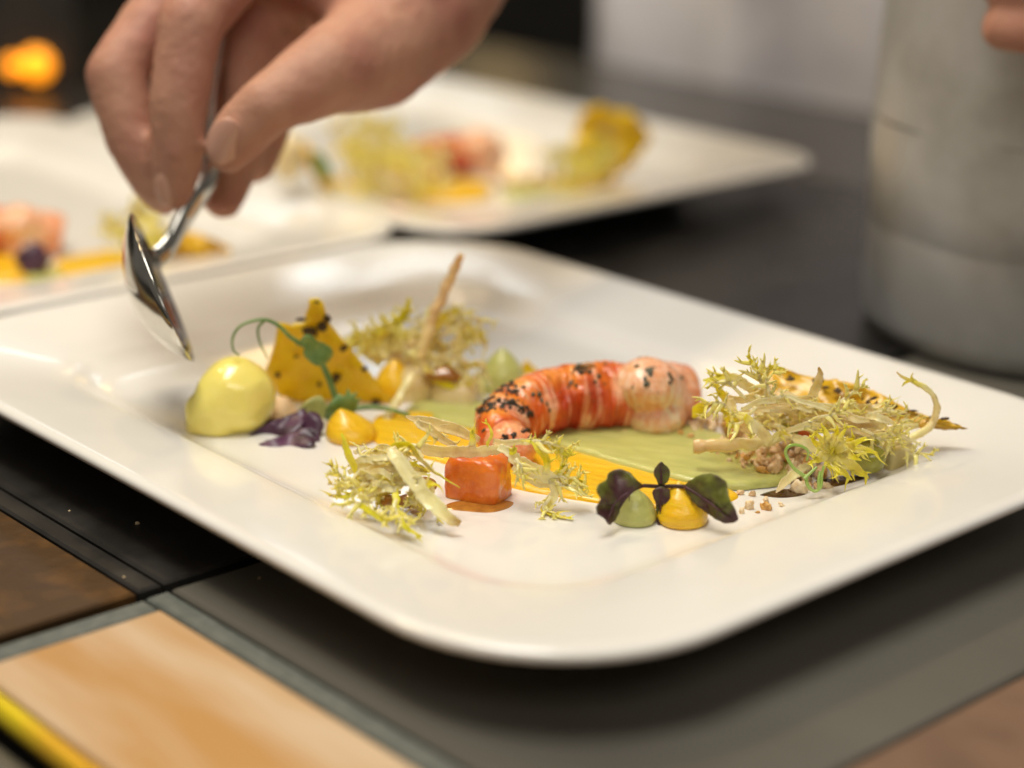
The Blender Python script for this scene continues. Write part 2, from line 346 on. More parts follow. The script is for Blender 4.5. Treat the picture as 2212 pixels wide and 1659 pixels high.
puddle('sauce_stroke', [(815, 905), (900, 896), (1000, 905), (1120, 930), (1240, 975), (1340, 1005), (1490, 1043), (1575, 1060), (1590, 1082), (1500, 1102), (1390, 1100), (1290, 1090), (1105, 1056), (960, 1005), (830, 970), (800, 940)],
       0.0016, M['ypuree'], label='flat stroke of bright yellow puree running under the langoustine tail', seed=1)
puddle('sauce_stroke', [(930, 908), (1000, 888), (1120, 890), (1260, 915), (1400, 915), (1560, 950), (1680, 990), (1712, 1025), (1690, 1048), (1600, 1060), (1490, 1050), (1340, 1012), (1240, 982), (1120, 945), (1000, 930)],
       0.0026, M['gpuree'], z=FLOOR_Z + 0.0004, label='flat stroke of pale green puree between langoustine and crumble', seed=2)
puddle('sauce_drop', [(1640, 1072), (1665, 1062), (1700, 1058), (1735, 1062), (1745, 1070), (1720, 1076), (1680, 1078)], 0.0007, M['soy'], label='small dark brown sauce drop at the foot of the right salad', n=50, wob=0.0002)
puddle('sauce_drop', [(1755, 1045), (1800, 1030), (1860, 1028), (1885, 1036), (1850, 1048), (1790, 1056)], 0.0007, M['soy'], label='dark sauce smear under the spiky yellow frisee rosette', n=50, wob=0.0002)
puddle('sauce_drop', [(955, 1100), (1000, 1107), (1060, 1110), (1100, 1100), (1108, 1085), (1050, 1080), (980, 1085)], 0.0006, M['amber'], label='amber juice pooling under the orange fruit cube', n=60, wob=0.0002)
puddle('sauce_drop', [(880, 900), (960, 905), (1040, 895), (1060, 875), (1000, 865), (900, 870)], 0.0008, M['gpuree'], label='pale green sauce pooled round the dumplings', n=50, wob=0.0003)

def dollop(name, cu, cv, rpx, hpx, m, label, lean=(0.0, 0.0), seed=0, flatten=1.0):
    g = G(cu, cv - rpx * 0.25); k = mpp(g[1]); R = rpx * k; H = hpx * k
    prof = [(0, 0.0), (0.86, 0.0), (1.0, 0.10), (0.99, 0.25), (0.90, 0.42), (0.76, 0.57), (0.57, 0.72), (0.36, 0.85), (0.17, 0.95), (0.05, 1.0), (0, 1.01)]
    n = 36; V = []
    for r, z in cr(prof, 34):
        for i in range(n):
            a = 2 * math.pi * i / n; rr = R * r * (1 + 0.05 * nz((math.cos(a) * 1.5, math.sin(a) * 1.5, z * 2 + seed)))
            V.append((g[0] + rr * math.cos(a) + lean[0] * z * z * H, g[1] + rr * math.sin(a) * flatten + lean[1] * z * z * H, FLOOR_Z + 0.0003 + z * H))
    N = 34; F = [(i * n + k_, i * n + (k_ + 1) % n, (i + 1) * n + (k_ + 1) % n, (i + 1) * n + k_) for i in range(N - 1) for k_ in range(n)]
    o = MB().add(V, F).build(name, m); return tag(o, label, 'puree')
dollop('puree_dollop', 1370, 1138, 50, 82, M['gpuree'], 'pale green puree dollop behind the left shiso leaf', seed=1, lean=(-0.1, 0))
dollop('puree_dollop', 1473, 1142, 58, 92, M['ypuree'], 'yellow puree dollop behind the right shiso leaf', seed=2, lean=(-0.1, 0.1))
dollop('puree_dollop', 760, 962, 58, 68, M['ypuree'], 'yellow puree dollop beside the purple cress leaves', seed=3, lean=(-0.35, 0))
dollop('puree_dollop', 852, 868, 50, 84, M['ypuree'], 'yellow puree dollop half hidden behind the standing crisp', seed=4)
dollop('puree_dollop', 1085, 850, 52, 90, M['gpuree'], 'pale green puree dollop behind the dumplings and langoustine', seed=5)

# ------------------------------------------------------------------ yellow cream quenelle
# ------------------------------------------------------------------ flat leaves and crisps traced as thin, curved sheets
def sheet(name, px, yfun, thick, m, parent=None, col=None, wav=0.0, wfreq=120.0, seed=0, rings=6, n=90, smooth_outline=True, jag=0.0):
    P = np.array(px, float); O = cr_closed(P, n) if smooth_outline else P
    if not smooth_outline:
        O = []; N0 = len(P)
        for i in range(N0):
            for t in np.linspace(0, 1, max(2, n // N0), endpoint=False): O.append(P[i] + (P[(i + 1) % N0] - P[i]) * t)
        O = np.array(O)
    n = len(O)
    if jag: O = O + np.array([[nz((x * 0.09, y * 0.09, seed)) * jag, nz((x * 0.09, y * 0.09, seed + 4)) * jag] for x, y in O])
    c = O.mean(0); front = []; back = []; cols = []
    for r in range(rings + 1):
        fr = 1 - r / rings
        for p in (O if r < rings else [c]):
            q = c + (p - c) * fr; y = yfun(q[0], q[1]) + wav * nz((q[0] * 0.02, q[1] * 0.02, seed), wfreq / 120)
            th = thick * (0.35 if r == 0 else 1.0)
            w0 = W(q[0], q[1], y - th / 2); w1 = W(q[0], q[1], y + th / 2)
            front.append(w0); back.append(w1); cols.append(col(q[0], q[1], fr) if col else (1, 1, 1))
    K = len(front); F = []
    for r in range(rings - 1):
        for k in range(n):
            a, b, c2, d = r * n + k, r * n + (k + 1) % n, (r + 1) * n + (k + 1) % n, (r + 1) * n + k
            F.append((a, b, c2, d)); F.append((K + d, K + c2, K + b, K + a))
    for k in range(n):
        a, b = (rings - 1) * n + k, (rings - 1) * n + (k + 1) % n
        F.append((a, b, K - 1)); F.append((2 * K - 1, K + b, K + a)); F.append(((k + 1) % n, k, K + k, K + (k + 1) % n))
    return MB().add(front + back, F, cols + cols).build(name, m, parent)
# standing triangular crisp
def ycr(u, v): return 0.632 - (885 - v) * 0.00006 + 0.004 * math.sin((u - 560) / 90.0)
crisp = sheet('crisp', [(573, 800), (588, 758), (596, 728), (598, 697), (628, 700), (655, 695), (664, 668), (668, 648), (684, 642), (697, 650), (706, 684), (726, 716), (758, 752), (790, 795), (822, 832), (846, 860), (842, 884), (800, 890), (740, 886), (690, 880), (650, 868), (602, 856), (590, 832)],
              ycr, 0.0014, M['crisp'], wav=0.004, seed=3, n=110, smooth_outline=False, jag=3.0, rings=9)
tag(crisp, 'bright yellow triangular crisp with dark scorched spots, standing beside the quenelle', 'crisp')
def spot(u, v, ru, rv, yf, parent, seed):
    px = [(u + ru * math.cos(a) * (1 + 0.75 * nz((math.cos(a) * 1.4, math.sin(a) * 1.4, seed + .5))), v + rv * math.sin(a) * (1 + 0.75 * nz((math.sin(a) * 1.4, math.cos(a) * 1.4, seed + .5)))) for a in np.linspace(0, 2 * math.pi, 14, endpoint=False)]
    return sheet('scorched_spot', px, lambda a, b: yf(a, b) - 0.0021, 0.0012, M['charspot'], parent, n=20, rings=2)
def ycrw(u, v): return ycr(u, v) + 0.004 * nz((u * 0.02, v * 0.02, 3))
for k, (u, v, ru, rv) in enumerate([(676, 720, 17, 11), (694, 704, 13, 12), (708, 690, 8, 8), (662, 712, 12, 5), (741, 751, 9, 7), (788, 798, 8, 7), (600, 810, 7, 7), (812, 868, 11, 7), (725, 815, 9, 11), (650, 690, 12, 4), (683, 652, 8, 3), (640, 770, 6, 3), (690, 830, 5, 6)]):
    spot(u, v, ru, rv, ycrw, crisp, k)
def ylong(u, v): return 0.600 - (u - 1650) * 0.00002 - (v - 790) * 0.00012
lc = sheet('crisp', [(1652, 805), (1664, 796), (1690, 793), (1722, 806), (1760, 816), (1805, 820), (1850, 829), (1895, 846), (1930, 866), (1962, 884), (2010, 900), (2060, 914), (2092, 926), (2060, 929), (2010, 926), (1960, 922), (1900, 914), (1840, 905), (1780, 892), (1720, 880), (1670, 862), (1654, 838)],
           ylong, 0.0016, M['crisp2'], wav=0.004, seed=8, n=110, smooth_outline=False, jag=4.0, rings=9)
tag(lc, 'long toasted yellow crisp with charred edge lying across the right salad', 'crisp')
for k in range(22):
    t = random.random() ** .7; u = 1668 + 380 * t; v = 802 + 112 * t ** 1.15 + random.uniform(-8, 16)
    spot(u, v, random.uniform(3, 11), random.uniform(2, 6), lambda a, b: ylong(a, b) - 0.0012, lc, 40 + k)
tip = sheet('crisp', [(1118, 812), (1128, 790), (1138, 778), (1150, 790), (1162, 800), (1158, 820), (1136, 826)], lambda u, v: 0.662, 0.0012, M['crisp'], n=40)
tag(tip, 'small yellow crisp tip poking up behind the langoustine', 'crisp')

# shiso cress: four leaves on a stem
def shcol(u, v, fr):
    x, y = (u - 1430) / 160, (v - 1070) / 70
    g = 0.5 + 1.3 * nz((u * 0.022, v * 0.022, 2.0)) + 0.5 * nz((u * 0.08, v * 0.08, 7.0)) + (0.20 if u > 1480 else -0.02) - 0.15 * fr ** 4
    g = min(1, max(0, g)); a = np.array((0.10, 0.038, 0.045)); b = np.array((0.17, 0.19, 0.03))
    return tuple(a + (b - a) * g)
sh = empty('shiso_cress', G(1430, 1135), 'dark green and purple shiso cress with two big and two small leaves', 'cress')
def ysh(u, v): return 0.520 + 0.006 * math.cos((u - 1430) / 60.0) + (1135 - v) * 0.00004
def zo3(x, y): return (983.4 + x * .2625, 723.5 + y * .2625)
LL = [zo3(*p) for p in [(1545, 1240), (1490, 1190), (1430, 1128), (1335, 1103), (1262, 1135), (1240, 1190), (1178, 1230), (1163, 1285), (1190, 1350), (1160, 1425), (1163, 1470), (1228, 1512), (1272, 1562), (1330, 1505), (1365, 1420), (1425, 1335), (1485, 1280)]]
RL = [(1478, 1051), (1498, 1033), (1526, 1023), (1549, 1026), (1570, 1044), (1574, 1070), (1588, 1098), (1595, 1122), (1575, 1131), (1552, 1126), (1526, 1108), (1505, 1092), (1489, 1072)]
TL = [zo3(*p) for p in [(1693, 1048), (1655, 1080), (1634, 1130), (1650, 1190), (1672, 1232), (1722, 1232), (1756, 1190), (1772, 1135), (1740, 1078)]]
BL = [zo3(*p) for p in [(1650, 1255), (1622, 1305), (1645, 1380), (1655, 1460), (1690, 1500), (1712, 1430), (1762, 1350), (1764, 1275), (1710, 1250)]]
for k, (o_, wv) in enumerate(((LL, 0.004), (RL, 0.004), (TL, 0.0015), (BL, 0.0015))):
    lf = sheet('leaf', o_, lambda u, v: ysh(u, v) - (0.001 if v < 1090 else 0), 0.00055, M['leaf'], sh, col=shcol, wav=wv, seed=11 + k, n=100, rings=8, jag=2.0)
    mid = {0: [(1391, 1049), (1354, 1066), (1328, 1088), (1314, 1120)], 1: [(1478, 1051), (1510, 1070), (1545, 1095), (1580, 1124)], 2: [(1428, 1046), (1428, 1025), (1427, 1004)], 3: [(1428, 1054), (1427, 1085), (1426, 1110)]}[k]
    P = cr([W(u, v, ysh(u, v) - 0.0012 + wv * nz((u * 0.02, v * 0.02, 11 + k))) for u, v in mid], 14)
    V, F, _, _ = sweep(P, np.linspace(0.0005, 0.0002, 14), np.linspace(0.0005, 0.0002, 14), 6)
    vm = MB().add(V, F, (0.12, 0.04, 0.055))
    if k < 2:
        cxy = np.array(o_).mean(0)
        for t, sd2 in ((.25, 1), (.3, -1), (.5, 1), (.55, -1), (.72, 1), (.75, -1)):
            i_ = t * (len(mid) - 1); a0 = np.array(mid[int(i_)]) + (np.array(mid[int(i_) + 1]) - np.array(mid[int(i_)])) * (i_ - int(i_)); dv = np.array(mid[-1]) - np.array(mid[0]); dv = dv / np.linalg.norm(dv); nv = np.array([-dv[1], dv[0]]) * sd2
            Ls = 17 * (1 - .5 * abs(t - .5)); px_ = [a0, a0 + nv * Ls * .5 + dv * Ls * .3, a0 + nv * Ls * .9 + dv * Ls * .75]
            Q = cr([W(u, v, ysh(u, v) - 0.0010 + wv * nz((u * 0.02, v * 0.02, 11 + k))) for u, v in px_], 9); V2, F2, _, _ = sweep(Q, np.linspace(.00028, .0001, 9), np.linspace(.00028, .0001, 9), 5); vm.add(V2, F2, (0.12, 0.04, 0.055))
    vm.build('vein', M['leaf'], lf)
for pth in ([(1478, 1051), (1455, 1050), (1430, 1051), (1408, 1050), (1390, 1049)], [(1428, 1048), (1427, 1090), (1424, 1122), (1424, 1136)]):
    P = cr([W(u, v, ysh(u, v) + 0.0002) for u, v in pth], 20); V, F, _, _ = sweep(P, 0.0006, 0.0006, 8)
    MB().add(V, F, (0.10, 0.05, 0.04)).build('stem', M['leaf'], sh)

# purple cress next to the quenelle
pc = empty('purple_cress', G(620, 970), 'dark purple cress leaves lying in front of the quenelle', 'cress')
for k, (o_, y0) in enumerate([([(528, 948), (560, 925), (600, 905), (640, 890), (655, 880), (664, 900), (650, 925), (620, 940), (580, 945), (545, 955)], 0.595),
                              ([(520, 945), (548, 918), (590, 905), (610, 915), (600, 940), (560, 955)], 0.599),
                              ([(560, 962), (600, 944), (650, 938), (676, 945), (680, 962), (650, 970), (600, 972)], 0.588),
                              ([(650, 905), (672, 888), (694, 900), (700, 925), (684, 945), (660, 940)], 0.594),
                              ([(600, 955), (640, 962), (690, 950), (675, 925), (640, 930)], 0.59)]):
    sheet('leaf', o_, lambda u, v, y0=y0: y0 + (960 - v) * 0.00012, 0.0006, M['purple'], pc, wav=0.004, seed=30 + k, n=50, jag=3)

# pea shoot with tendrils
ps = empty('pea_shoot', G(730, 890), 'green pea shoot with curling tendrils in front of the yellow crisp', 'pea shoot')
def tube(name, px, r0, r1, m, parent=None, n=40, seg=8, col=None):
    P = cr([S(*p) for p in px], n); rr = np.linspace(r0, r1, n); V, F, _, _ = sweep(P, rr, rr, seg)
    return MB().add(V, F, col or (1, 1, 1)).build(name, m, parent)
tube('stem', [(735, 895, .612), (722, 850, .613), (705, 805, .613), (686, 768, .613), (668, 752, .613), (640, 738, .612)], 0.0012, 0.0009, M['green'], ps)
tube('tendril', [(668, 752, .612), (630, 730, .611), (605, 706, .610), (580, 692, .609), (552, 692, .608), (520, 704, .606), (503, 728, .605), (504, 756, .604), (518, 768, .604)], 0.0008, 0.0003, M['green'], ps)
tube('tendril', [(572, 692, .609), (558, 708, .609), (560, 735, .609), (572, 762, .610), (578, 775, .61)], 0.0005, 0.0003, M['green'], ps)
tube('stem', [(740, 888, .612), (790, 880, .613), (840, 884, .613), (885, 898, .612)], 0.0010, 0.0007, M['green'], ps)
for k, o_ in enumerate([[(655, 762), (668, 742), (690, 738), (716, 752), (718, 770), (700, 788), (684, 790), (668, 780)], [(648, 738), (662, 722), (680, 730), (690, 748), (672, 758), (656, 752)]]):
    sheet('leaf', o_, lambda u, v: 0.609 + 0.0001 * (u - 690), 0.0006, M['green'], ps, wav=0.004, seed=50 + k, n=40)
sheet('leaf', [(700, 905), (706, 880), (720, 862), (732, 850), (744, 856), (752, 838), (760, 852), (772, 846), (768, 862), (780, 858), (772, 878), (764, 898), (740, 905), (716, 912)], lambda u, v: 0.607, 0.0006, M['green'], ps, wav=0.004, seed=55, n=60, smooth_outline=False)
sheet('leaf', [(640, 895), (660, 868), (690, 855), (704, 872), (715, 895), (690, 905), (665, 900)], lambda u, v: 0.610, 0.0008, M['gpuree'], ps, wav=0.003, seed=57, n=40)

# ------------------------------------------------------------------ frisee and sprout strands
CP = np.array((0.96, 0.76, 0.36)); CW = np.array((0.97, 0.85, 0.42)); CY = np.array((0.97, 0.80, 0.04)); CG = np.array((0.82, 0.74, 0.04)); CT = np.array((0.90, 0.64, 0.32)); CB = np.array((0.40, 0.22, 0.06))
def strand(name, px, wpx, cols, teeth=0, tooth=0.0035, parent=None, flat=0.15, twist=0.6, t0=0.35, n=46, seed=None, fork=0.0, label=None, group=None, cat='frisee', curl=0.35):
    """one ribbon-like stem or leaf: px is (u, v, y) points, wpx half widths in pixels along it, cols colours along it"""
    rs = random.Random(seed if seed is not None else int(px[0][0] * 7 + px[0][1])); K = 14
    P = cr([S(*p) for p in px], n); k = mpp(px[0][2])
    P = P + np.array([[nz(p * 260 + 3) * 0.0006, nz(p * 260 + 11) * 0.0008, nz(p * 260 + 19) * 0.0006] for p in P])
    wd = cr([(x,) for x in wpx], n)[:, 0] * k * 1.18; wd = np.maximum(wd, 0.00018)
    sd_ = rs.uniform(0, 50); wd = wd * (1 + 0.22 * np.array([nz((i * 0.3, sd_, 1.0)) for i in range(n)]))
    if flat > 0.4: curl = 0.0
    cc = np.clip(cr(cols, n), 0, 1); V, F, T, Sd = sweep(P, wd, np.maximum(wd * flat, 0.00014), K, twist=twist)
    V = V.reshape(n, K, 3); Bn = np.cross(T, Sd)
    for q in range(K):
        c2 = math.cos(2 * math.pi * q / K) ** 2
        V[:, q] += Bn * (wd * curl * (c2 - 0.4))[:, None]
        if abs(math.cos(2 * math.pi * q / K)) > 0.85:       # ragged edges
            V[:, q] += Sd * (wd * np.array([0.18 * nz((i * 0.9, q, sd_)) for i in range(n)]))[:, None] * (1 if math.cos(2 * math.pi * q / K) > 0 else -1)
    V = V.reshape(-1, 3); V[:, 2] = np.maximum(V[:, 2], FLOOR_Z + 0.0004)
    streak = [0.86 + 0.22 * rs.random() for _ in range(K)]
    mb = MB(); vc = np.repeat(cc, K, 0) * np.array([[streak[i % K] * (0.96 + 0.16 * nz(q * 300))] for i, q in enumerate(V)])
    for i in range(n):                                       # bruised brown patches
        b = nz((i * 0.16, sd_, 8.0)) - 0.40
        if b > 0: vc[i * K:(i + 1) * K] = vc[i * K:(i + 1) * K] * (1 - 1.6 * b) + np.array(CB) * 1.5 * 1.6 * b
    mb.add(V, F, [tuple(np.clip(c, 0, 1)) for c in vc])
    for j in range(teeth):
        t = t0 + (1 - t0) * rs.random(); i = min(n - 1, int(t * (n - 1))); sg = rs.choice((-1, 1))
        L = tooth * (0.35 + 1.1 * rs.random() ** 1.5); d = nrm(Sd[i] * sg * rs.uniform(0.6, 1.1) + T[i] * rs.uniform(0.2, 1.1) + np.array([rs.uniform(-.3, .3), rs.uniform(-.5, .3), rs.uniform(-.1, .4)]))
        d2 = nrm(d + T[i] * rs.uniform(-0.4, 1.1) + np.array([0, 0, rs.uniform(-0.6, 0.5)]))
        b = P[i] + Sd[i] * sg * wd[i] * 0.55; Q = cr([b, b + d * L * 0.45, b + d * L * 0.45 + d2 * L * 0.55], 7)
        for q in Q: q[2] = max(q[2], FLOOR_Z + 0.0006)
        r = np.array([1, .72, .52, .38, .26, .15, .05]) * min(max(0.0007, wd[i] * 0.75), L * 0.42); v2, f2, _, _ = sweep(Q, r, np.maximum(r * 0.22, .00008), 6, side0=T[i])
        tc = np.clip(cc[i] * 0.5 + (CY if rs.random() < 0.7 else CG) * 0.55, 0, 1); mb.add(v2, f2, tuple(tc))
        if fork and rs.random() < fork:
            e = Q[3]; d3 = nrm(d2 + Sd[i] * rs.choice((-1, 1)) * 0.8 + np.array([0, 0, rs.uniform(-.3, .5)])); Q2 = cr([e, e + d3 * L * 0.3, e + d3 * L * 0.5], 5)
            for q in Q2: q[2] = max(q[2], FLOOR_Z + 0.0006)
            r = np.linspace(0.0004, 0.0001, 5); v2, f2, _, _ = sweep(Q2, r, r * 0.4, 6); mb.add(v2, f2, tuple(tc))
    o = mb.build(name, M['frisee'], parent)
    if label: tag(o, label, cat, group)
    return o
def feather(name, px, wpx, cols, nb, blen, parent=None, seed=0, label=None, group=None, t0=0.25, n=26, ym=.45):
    """a fine frisee leaf: thin pale rib with many curling, toothed side branches"""
    rs = random.Random(seed); P = cr([S(*p) for p in px], n); k = mpp(px[0][2])
    P = P + np.array([[nz(p * 260 + seed) * 0.0008, nz(p * 260 + 11) * 0.001, nz(p * 260 + 19) * 0.0008] for p in P])
    wd = np.maximum(cr([(x,) for x in wpx], n)[:, 0] * k, 0.0002); cc = np.clip(cr(cols, n), 0, 1)
    V, F, T, Sd = sweep(P, wd, np.maximum(wd * 0.3, .00015), 8, twist=rs.uniform(-1, 1)); V[:, 2] = np.maximum(V[:, 2], FLOOR_Z + .0004)
    mb = MB().add(V, F, [tuple(c) for c in np.repeat(cc, 8, 0)])
    def spike(b, d, d2, L, w0, col, m_=7, up=None):
        Q = cr([b, b + d * L * .4, b + d * L * .4 + nrm(d + d2) * L * .35, b + d * L * .4 + nrm(d + d2) * L * .35 + d2 * L * .3], m_)
        Q[:, 2] = np.maximum(Q[:, 2], FLOOR_Z + .0006); r = w0 * np.linspace(1, .12, m_) ** .8
        v2, f2, t2, s2 = sweep(Q, r, np.maximum(r * .25, .00007), 6, side0=up); mb.add(v2, f2, tuple(np.clip(col, 0, 1))); return Q, t2, s2
    for j in range(nb):
        t = t0 + (1 - t0) * (j + rs.random()) / nb; i = min(n - 1, int(t * (n - 1))); sg = 1 if j % 2 else -1; L = blen * rs.uniform(.5, 1.2) * (1.1 - .4 * t)
        rv = np.array([rs.uniform(-.4, .4), rs.uniform(-.6, .4), rs.uniform(-.2, .6)])
        d = nrm(Sd[i] * sg + T[i] * rs.uniform(.2, .9) + rv); d2 = nrm(d + T[i] * rs.uniform(-.3, 1.2) + np.array([rs.uniform(-.5, .5), 0, rs.uniform(-.9, .6)]))
        col = cc[i] * .3 + (CY if rs.random() < .82 else CG) * ym + CW * (.75 - ym); Q, t2, s2 = spike(P[i], d, d2, L, max(.0006, min(.0013, L * .15)), col, 7, T[i])
        for q in range(rs.randrange(1, 4)):
            e = rs.randrange(2, 6); dd = nrm(s2[e] * rs.choice((-1, 1)) + t2[e] * rs.uniform(.3, 1.0) + np.array([0, 0, rs.uniform(-.3, .3)])); spike(Q[e], dd, nrm(dd + t2[e] * .5), L * rs.uniform(.2, .42), .00042, col * .6 + CY * .42, 4, t2[e])
    o = mb.build(name, M['frisee'], parent)
    if label: tag(o, label, 'frisee', group)
    return o
def Z4(*pts): return [(1440 + p[0] * .3017, 737.6 + p[1] * .3017, p[2]) for p in pts]
def Z5(*pts): return [(688.4 + p[0] * .2604, 864 + p[1] * .2604, p[2]) for p in pts]
def Z2(*pts): return [(702.4 + p[0] * .2329, 526.8 + p[1] * .2329, p[2]) for p in pts]

# --- right salad pile
strand('sprout_stem', Z4((188, 757, .566), (330, 748, .566), (520, 735, .566), (700, 722, .566), (770, 700, .567), (870, 688, .568), (1010, 705, .568)), [13, 13, 12, 11, 8, 7, 4], [CT * .9, CP, CW, CW, CP], twist=0.15, flat=0.55, label='thick cut pale stem with browned end lying on the crumble', cat='sprout')
sp = strand('frisee_sprig', Z4((742, 715, .562), (690, 660, .560), (620, 590, .559), (560, 535, .558)), [11, 11, 10, 7], [CW, CP, CW, CY], label='pale frisee stem leaning on the thick cut stem', twist=0.4)
strand('leaf_lobe', Z4((640, 620, .560), (615, 670, .558), (600, 690, .557)), [5, 4, 1], [CW, CY], 3, 0.003, sp)
strand('leaf_lobe', Z4((760, 700, .562), (800, 660, .562), (850, 655, .562)), [6, 6, 3], [CW, CY], 2, 0.003, sp)
strand('sprout_stem', Z4((445, 410, .568), (480, 500, .566), (540, 600, .565), (625, 680, .565)), [8, 9, 9, 6], [CP, CP, CT, CP], label='tan sprout stem sloping down over the crumble', cat='sprout', twist=0.3)
long_ = strand('frisee_sprig', Z4((715, 400, .575), (860, 440, .573), (1000, 510, .571), (1110, 580, .570), (1260, 620, .570), (1450, 650, .571), (1600, 640, .573), (1800, 600, .576)), [7, 9, 12, 13, 13, 11, 9, 6], [CP, CW, CW, CW, CP, CW], label='long glossy white frisee rib across the middle of the right salad', twist=0.3, flat=0.45)
strand('leaf_lobe', Z4((900, 470, .568), (960, 520, .566), (1000, 565, .566)), [6, 5, 1], [CW, CY], 2, .003, long_)
strand('leaf_lobe', Z4((1480, 655, .568), (1560, 680, .567), (1660, 700, .567)), [8, 6, 3], [CW, CY], 9, .0045, long_, fork=.5)
strand('leaf_lobe', Z4((1600, 640, .570), (1650, 655, .569), (1740, 665, .569)), [6, 5, 2], [CW, CY], 8, .004, long_, fork=.5)
strand('sprout_stem', Z4((960, 445, .568), (1120, 490, .566), (1280, 515, .566), (1390, 485, .567), (1465, 462, .567)), [6, 9, 9, 8, 5], [CP, CP, CT, CP], twist=0.4, label='pale pinkish sprout arching over the long frisee rib', cat='sprout')
strand('sprout_stem', Z4((1440, 455, .568), (1500, 520, .568), (1580, 535, .569), (1680, 510, .570), (1705, 470, .570), (1695, 430, .570)), [4, 4, 3, 3, 2, 1], [CP, CW, CY], 5, .003, label='thin hooked sprout tail below the toasted crisp', cat='sprout')
cs = strand('bean_sprout', Z4((1555, 745, .572), (1700, 715, .572), (1830, 650, .573), (1915, 560, .574), (1936, 460, .574), (1905, 370, .574), (1830, 315, .574), (1755, 292, .574)), [3, 6, 8, 8, 6, 5, 6, 3], [CP, CW, CP, CP, CW, CY], n=60, twist=0.2, flat=.6, label='curled bean sprout hooking up over the crisp tip', cat='sprout')
strand('leaf_lobe', Z4((1800, 305, .574), (1750, 270, .574), (1765, 225, .574)), [5, 4, 1], [CW, CY, CT], 0, .003, cs)
strand('leaf_lobe', Z4((1770, 300, .574), (1700, 260, .573), (1640, 222, .573)), [3, 3, 1.5], [CY, CT], 0, .003, cs)
strand('leaf_lobe', Z4((1730, 285, .574), (1705, 300, .573), (1685, 325, .573)), [3, 2.5, 1], [CY, CG], 0, .003, cs)
strand('sprout_stem', Z4((975, 445, .572), (1040, 380, .570), (1090, 290, .569), (1105, 230, .569), (1088, 183, .569)), [8, 9, 8, 6, 2], [CP, CP, CT, CB], twist=0.3, label='upright tan sprout blade standing before the toasted crisp', cat='sprout')
strand('sprout_stem', Z4((1140, 560, .564), (1350, 600, .563), (1450, 590, .564), (1570, 555, .566)), [5, 9, 8, 5], [CP, CT, CP], twist=0.3, label='beige sprout lying under the hooked sprout tail', cat='sprout')
strand('sprout_stem', Z4((785, 1078, .550), (830, 1020, .553), (900, 960, .556), (980, 905, .560), (1060, 860, .562)), [1.5, 8, 9, 8, 5], [CT, CP, CW, CW], twist=0.3, label='pointed pale sprout dipping into the dark sauce drop', cat='sprout')
tl = strand('frisee_sprig', Z4((720, 520, .576), (700, 420, .575), (690, 300, .574), (640, 190, .574), (565, 102, .573)), [5, 7, 6, 5, 2], [CP, CP, CY, CY, CG], 9, .0038, label='tall toothed frisee sprig at the top left of the right salad', fork=.3)
strand('leaf_lobe', Z4((715, 330, .573), (712, 240, .573), (750, 195, .573), (850, 192, .573)), [6, 5, 5, 2], [CP, CY, CG], 7, .004, tl, fork=.3)
fs = strand('frisee_sprig', Z4((450, 470, .572), (400, 380, .571), (360, 320, .571), (320, 262, .571)), [8, 7, 6, 2], [CP, CY, CY, CG], 6, .003, label='yellow toothed frisee blade leaning left over the crumble')
strand('leaf_lobe', Z4((640, 360, .578), (540, 290, .577), (450, 255, .576), (370, 265, .576), (262, 278, .576)), [9, 9, 7, 5, 2], [CP, CW, CY, CG], 10, .004, fs, fork=.4)
strand('sprout_stem', Z4((440, 400, .570), (540, 412, .569), (640, 385, .569), (700, 330, .570), (730, 260, .570)), [5, 8, 8, 7, 3], [CT, CP, CP, CP], label='curved beige sprout bridging the two yellow frisee blades', cat='sprout')
strand('frisee_sprig', Z4((188, 545, .577), (240, 480, .576), (320, 445, .575), (420, 490, .574), (500, 575, .573)), [3, 12, 7, 9, 5], [CY, CY, CB, CY, CY], 5, .003, label='yellow and brown frisee leaf touching the langoustine end', twist=0.9)
strand('frisee_sprig', Z4((420, 560, .566), (460, 545, .565), (500, 575, .565), (470, 605, .565), (425, 590, .566)), [5, 5, 5, 4, 3], [CY, CY, CG], 3, .002, label='small yellow frisee curl above the crumble')
strand('frisee_sprig', Z4((710, 330, .568), (705, 420, .567), (740, 500, .566), (800, 540, .566)), [4, 5, 6, 3], [CP, CW, CP], 2, .003, label='pale frisee stem hanging from the tall toothed sprig')
# spiky yellow rosette
ro = strand('frisee_sprig', Z4((900, 690, .564), (1000, 720, .560), (1100, 770, .556), (1190, 800, .554)), [6, 10, 14, 12], [CW, CW, CY], label='spiky bright yellow frisee rosette at the front of the right salad', twist=0.2)
for k, (a, b, wd_) in enumerate([((1110, 590), (1150, 700), 9), ((1230, 600), (1200, 700), 8), ((1290, 610), (1240, 720), 7), ((1350, 680), (1260, 750), 10), ((1440, 690), (1300, 760), 9), ((1515, 800), (1350, 770), 9), ((1400, 850), (1290, 800), 10), ((1445, 985), (1280, 850), 13),
                                 ((1330, 990), (1200, 870), 12), ((1240, 950), (1170, 860), 8), ((1010, 880), (1120, 830), 9), ((1020, 680), (1120, 760), 9), ((1060, 640), (1140, 740), 7), ((1130, 920), (1160, 850), 6)]):
    yy = .552 + random.uniform(-.002, .003)
    strand('leaf_lobe', Z4((1190, 790, .555), (b[0], b[1], .553), ((a[0] + b[0]) / 2 + random.uniform(-15, 15), (a[1] + b[1]) / 2 + random.uniform(-15, 15), yy), (a[0], a[1], yy - .001)), [8, wd_, wd_ * .62, 1.2], [CY, CW * .5 + CY * .5, CY, CY], 3, .0040, ro, seed=200 + k, n=26, flat=.1, twist=.3, fork=.1, t0=.35)
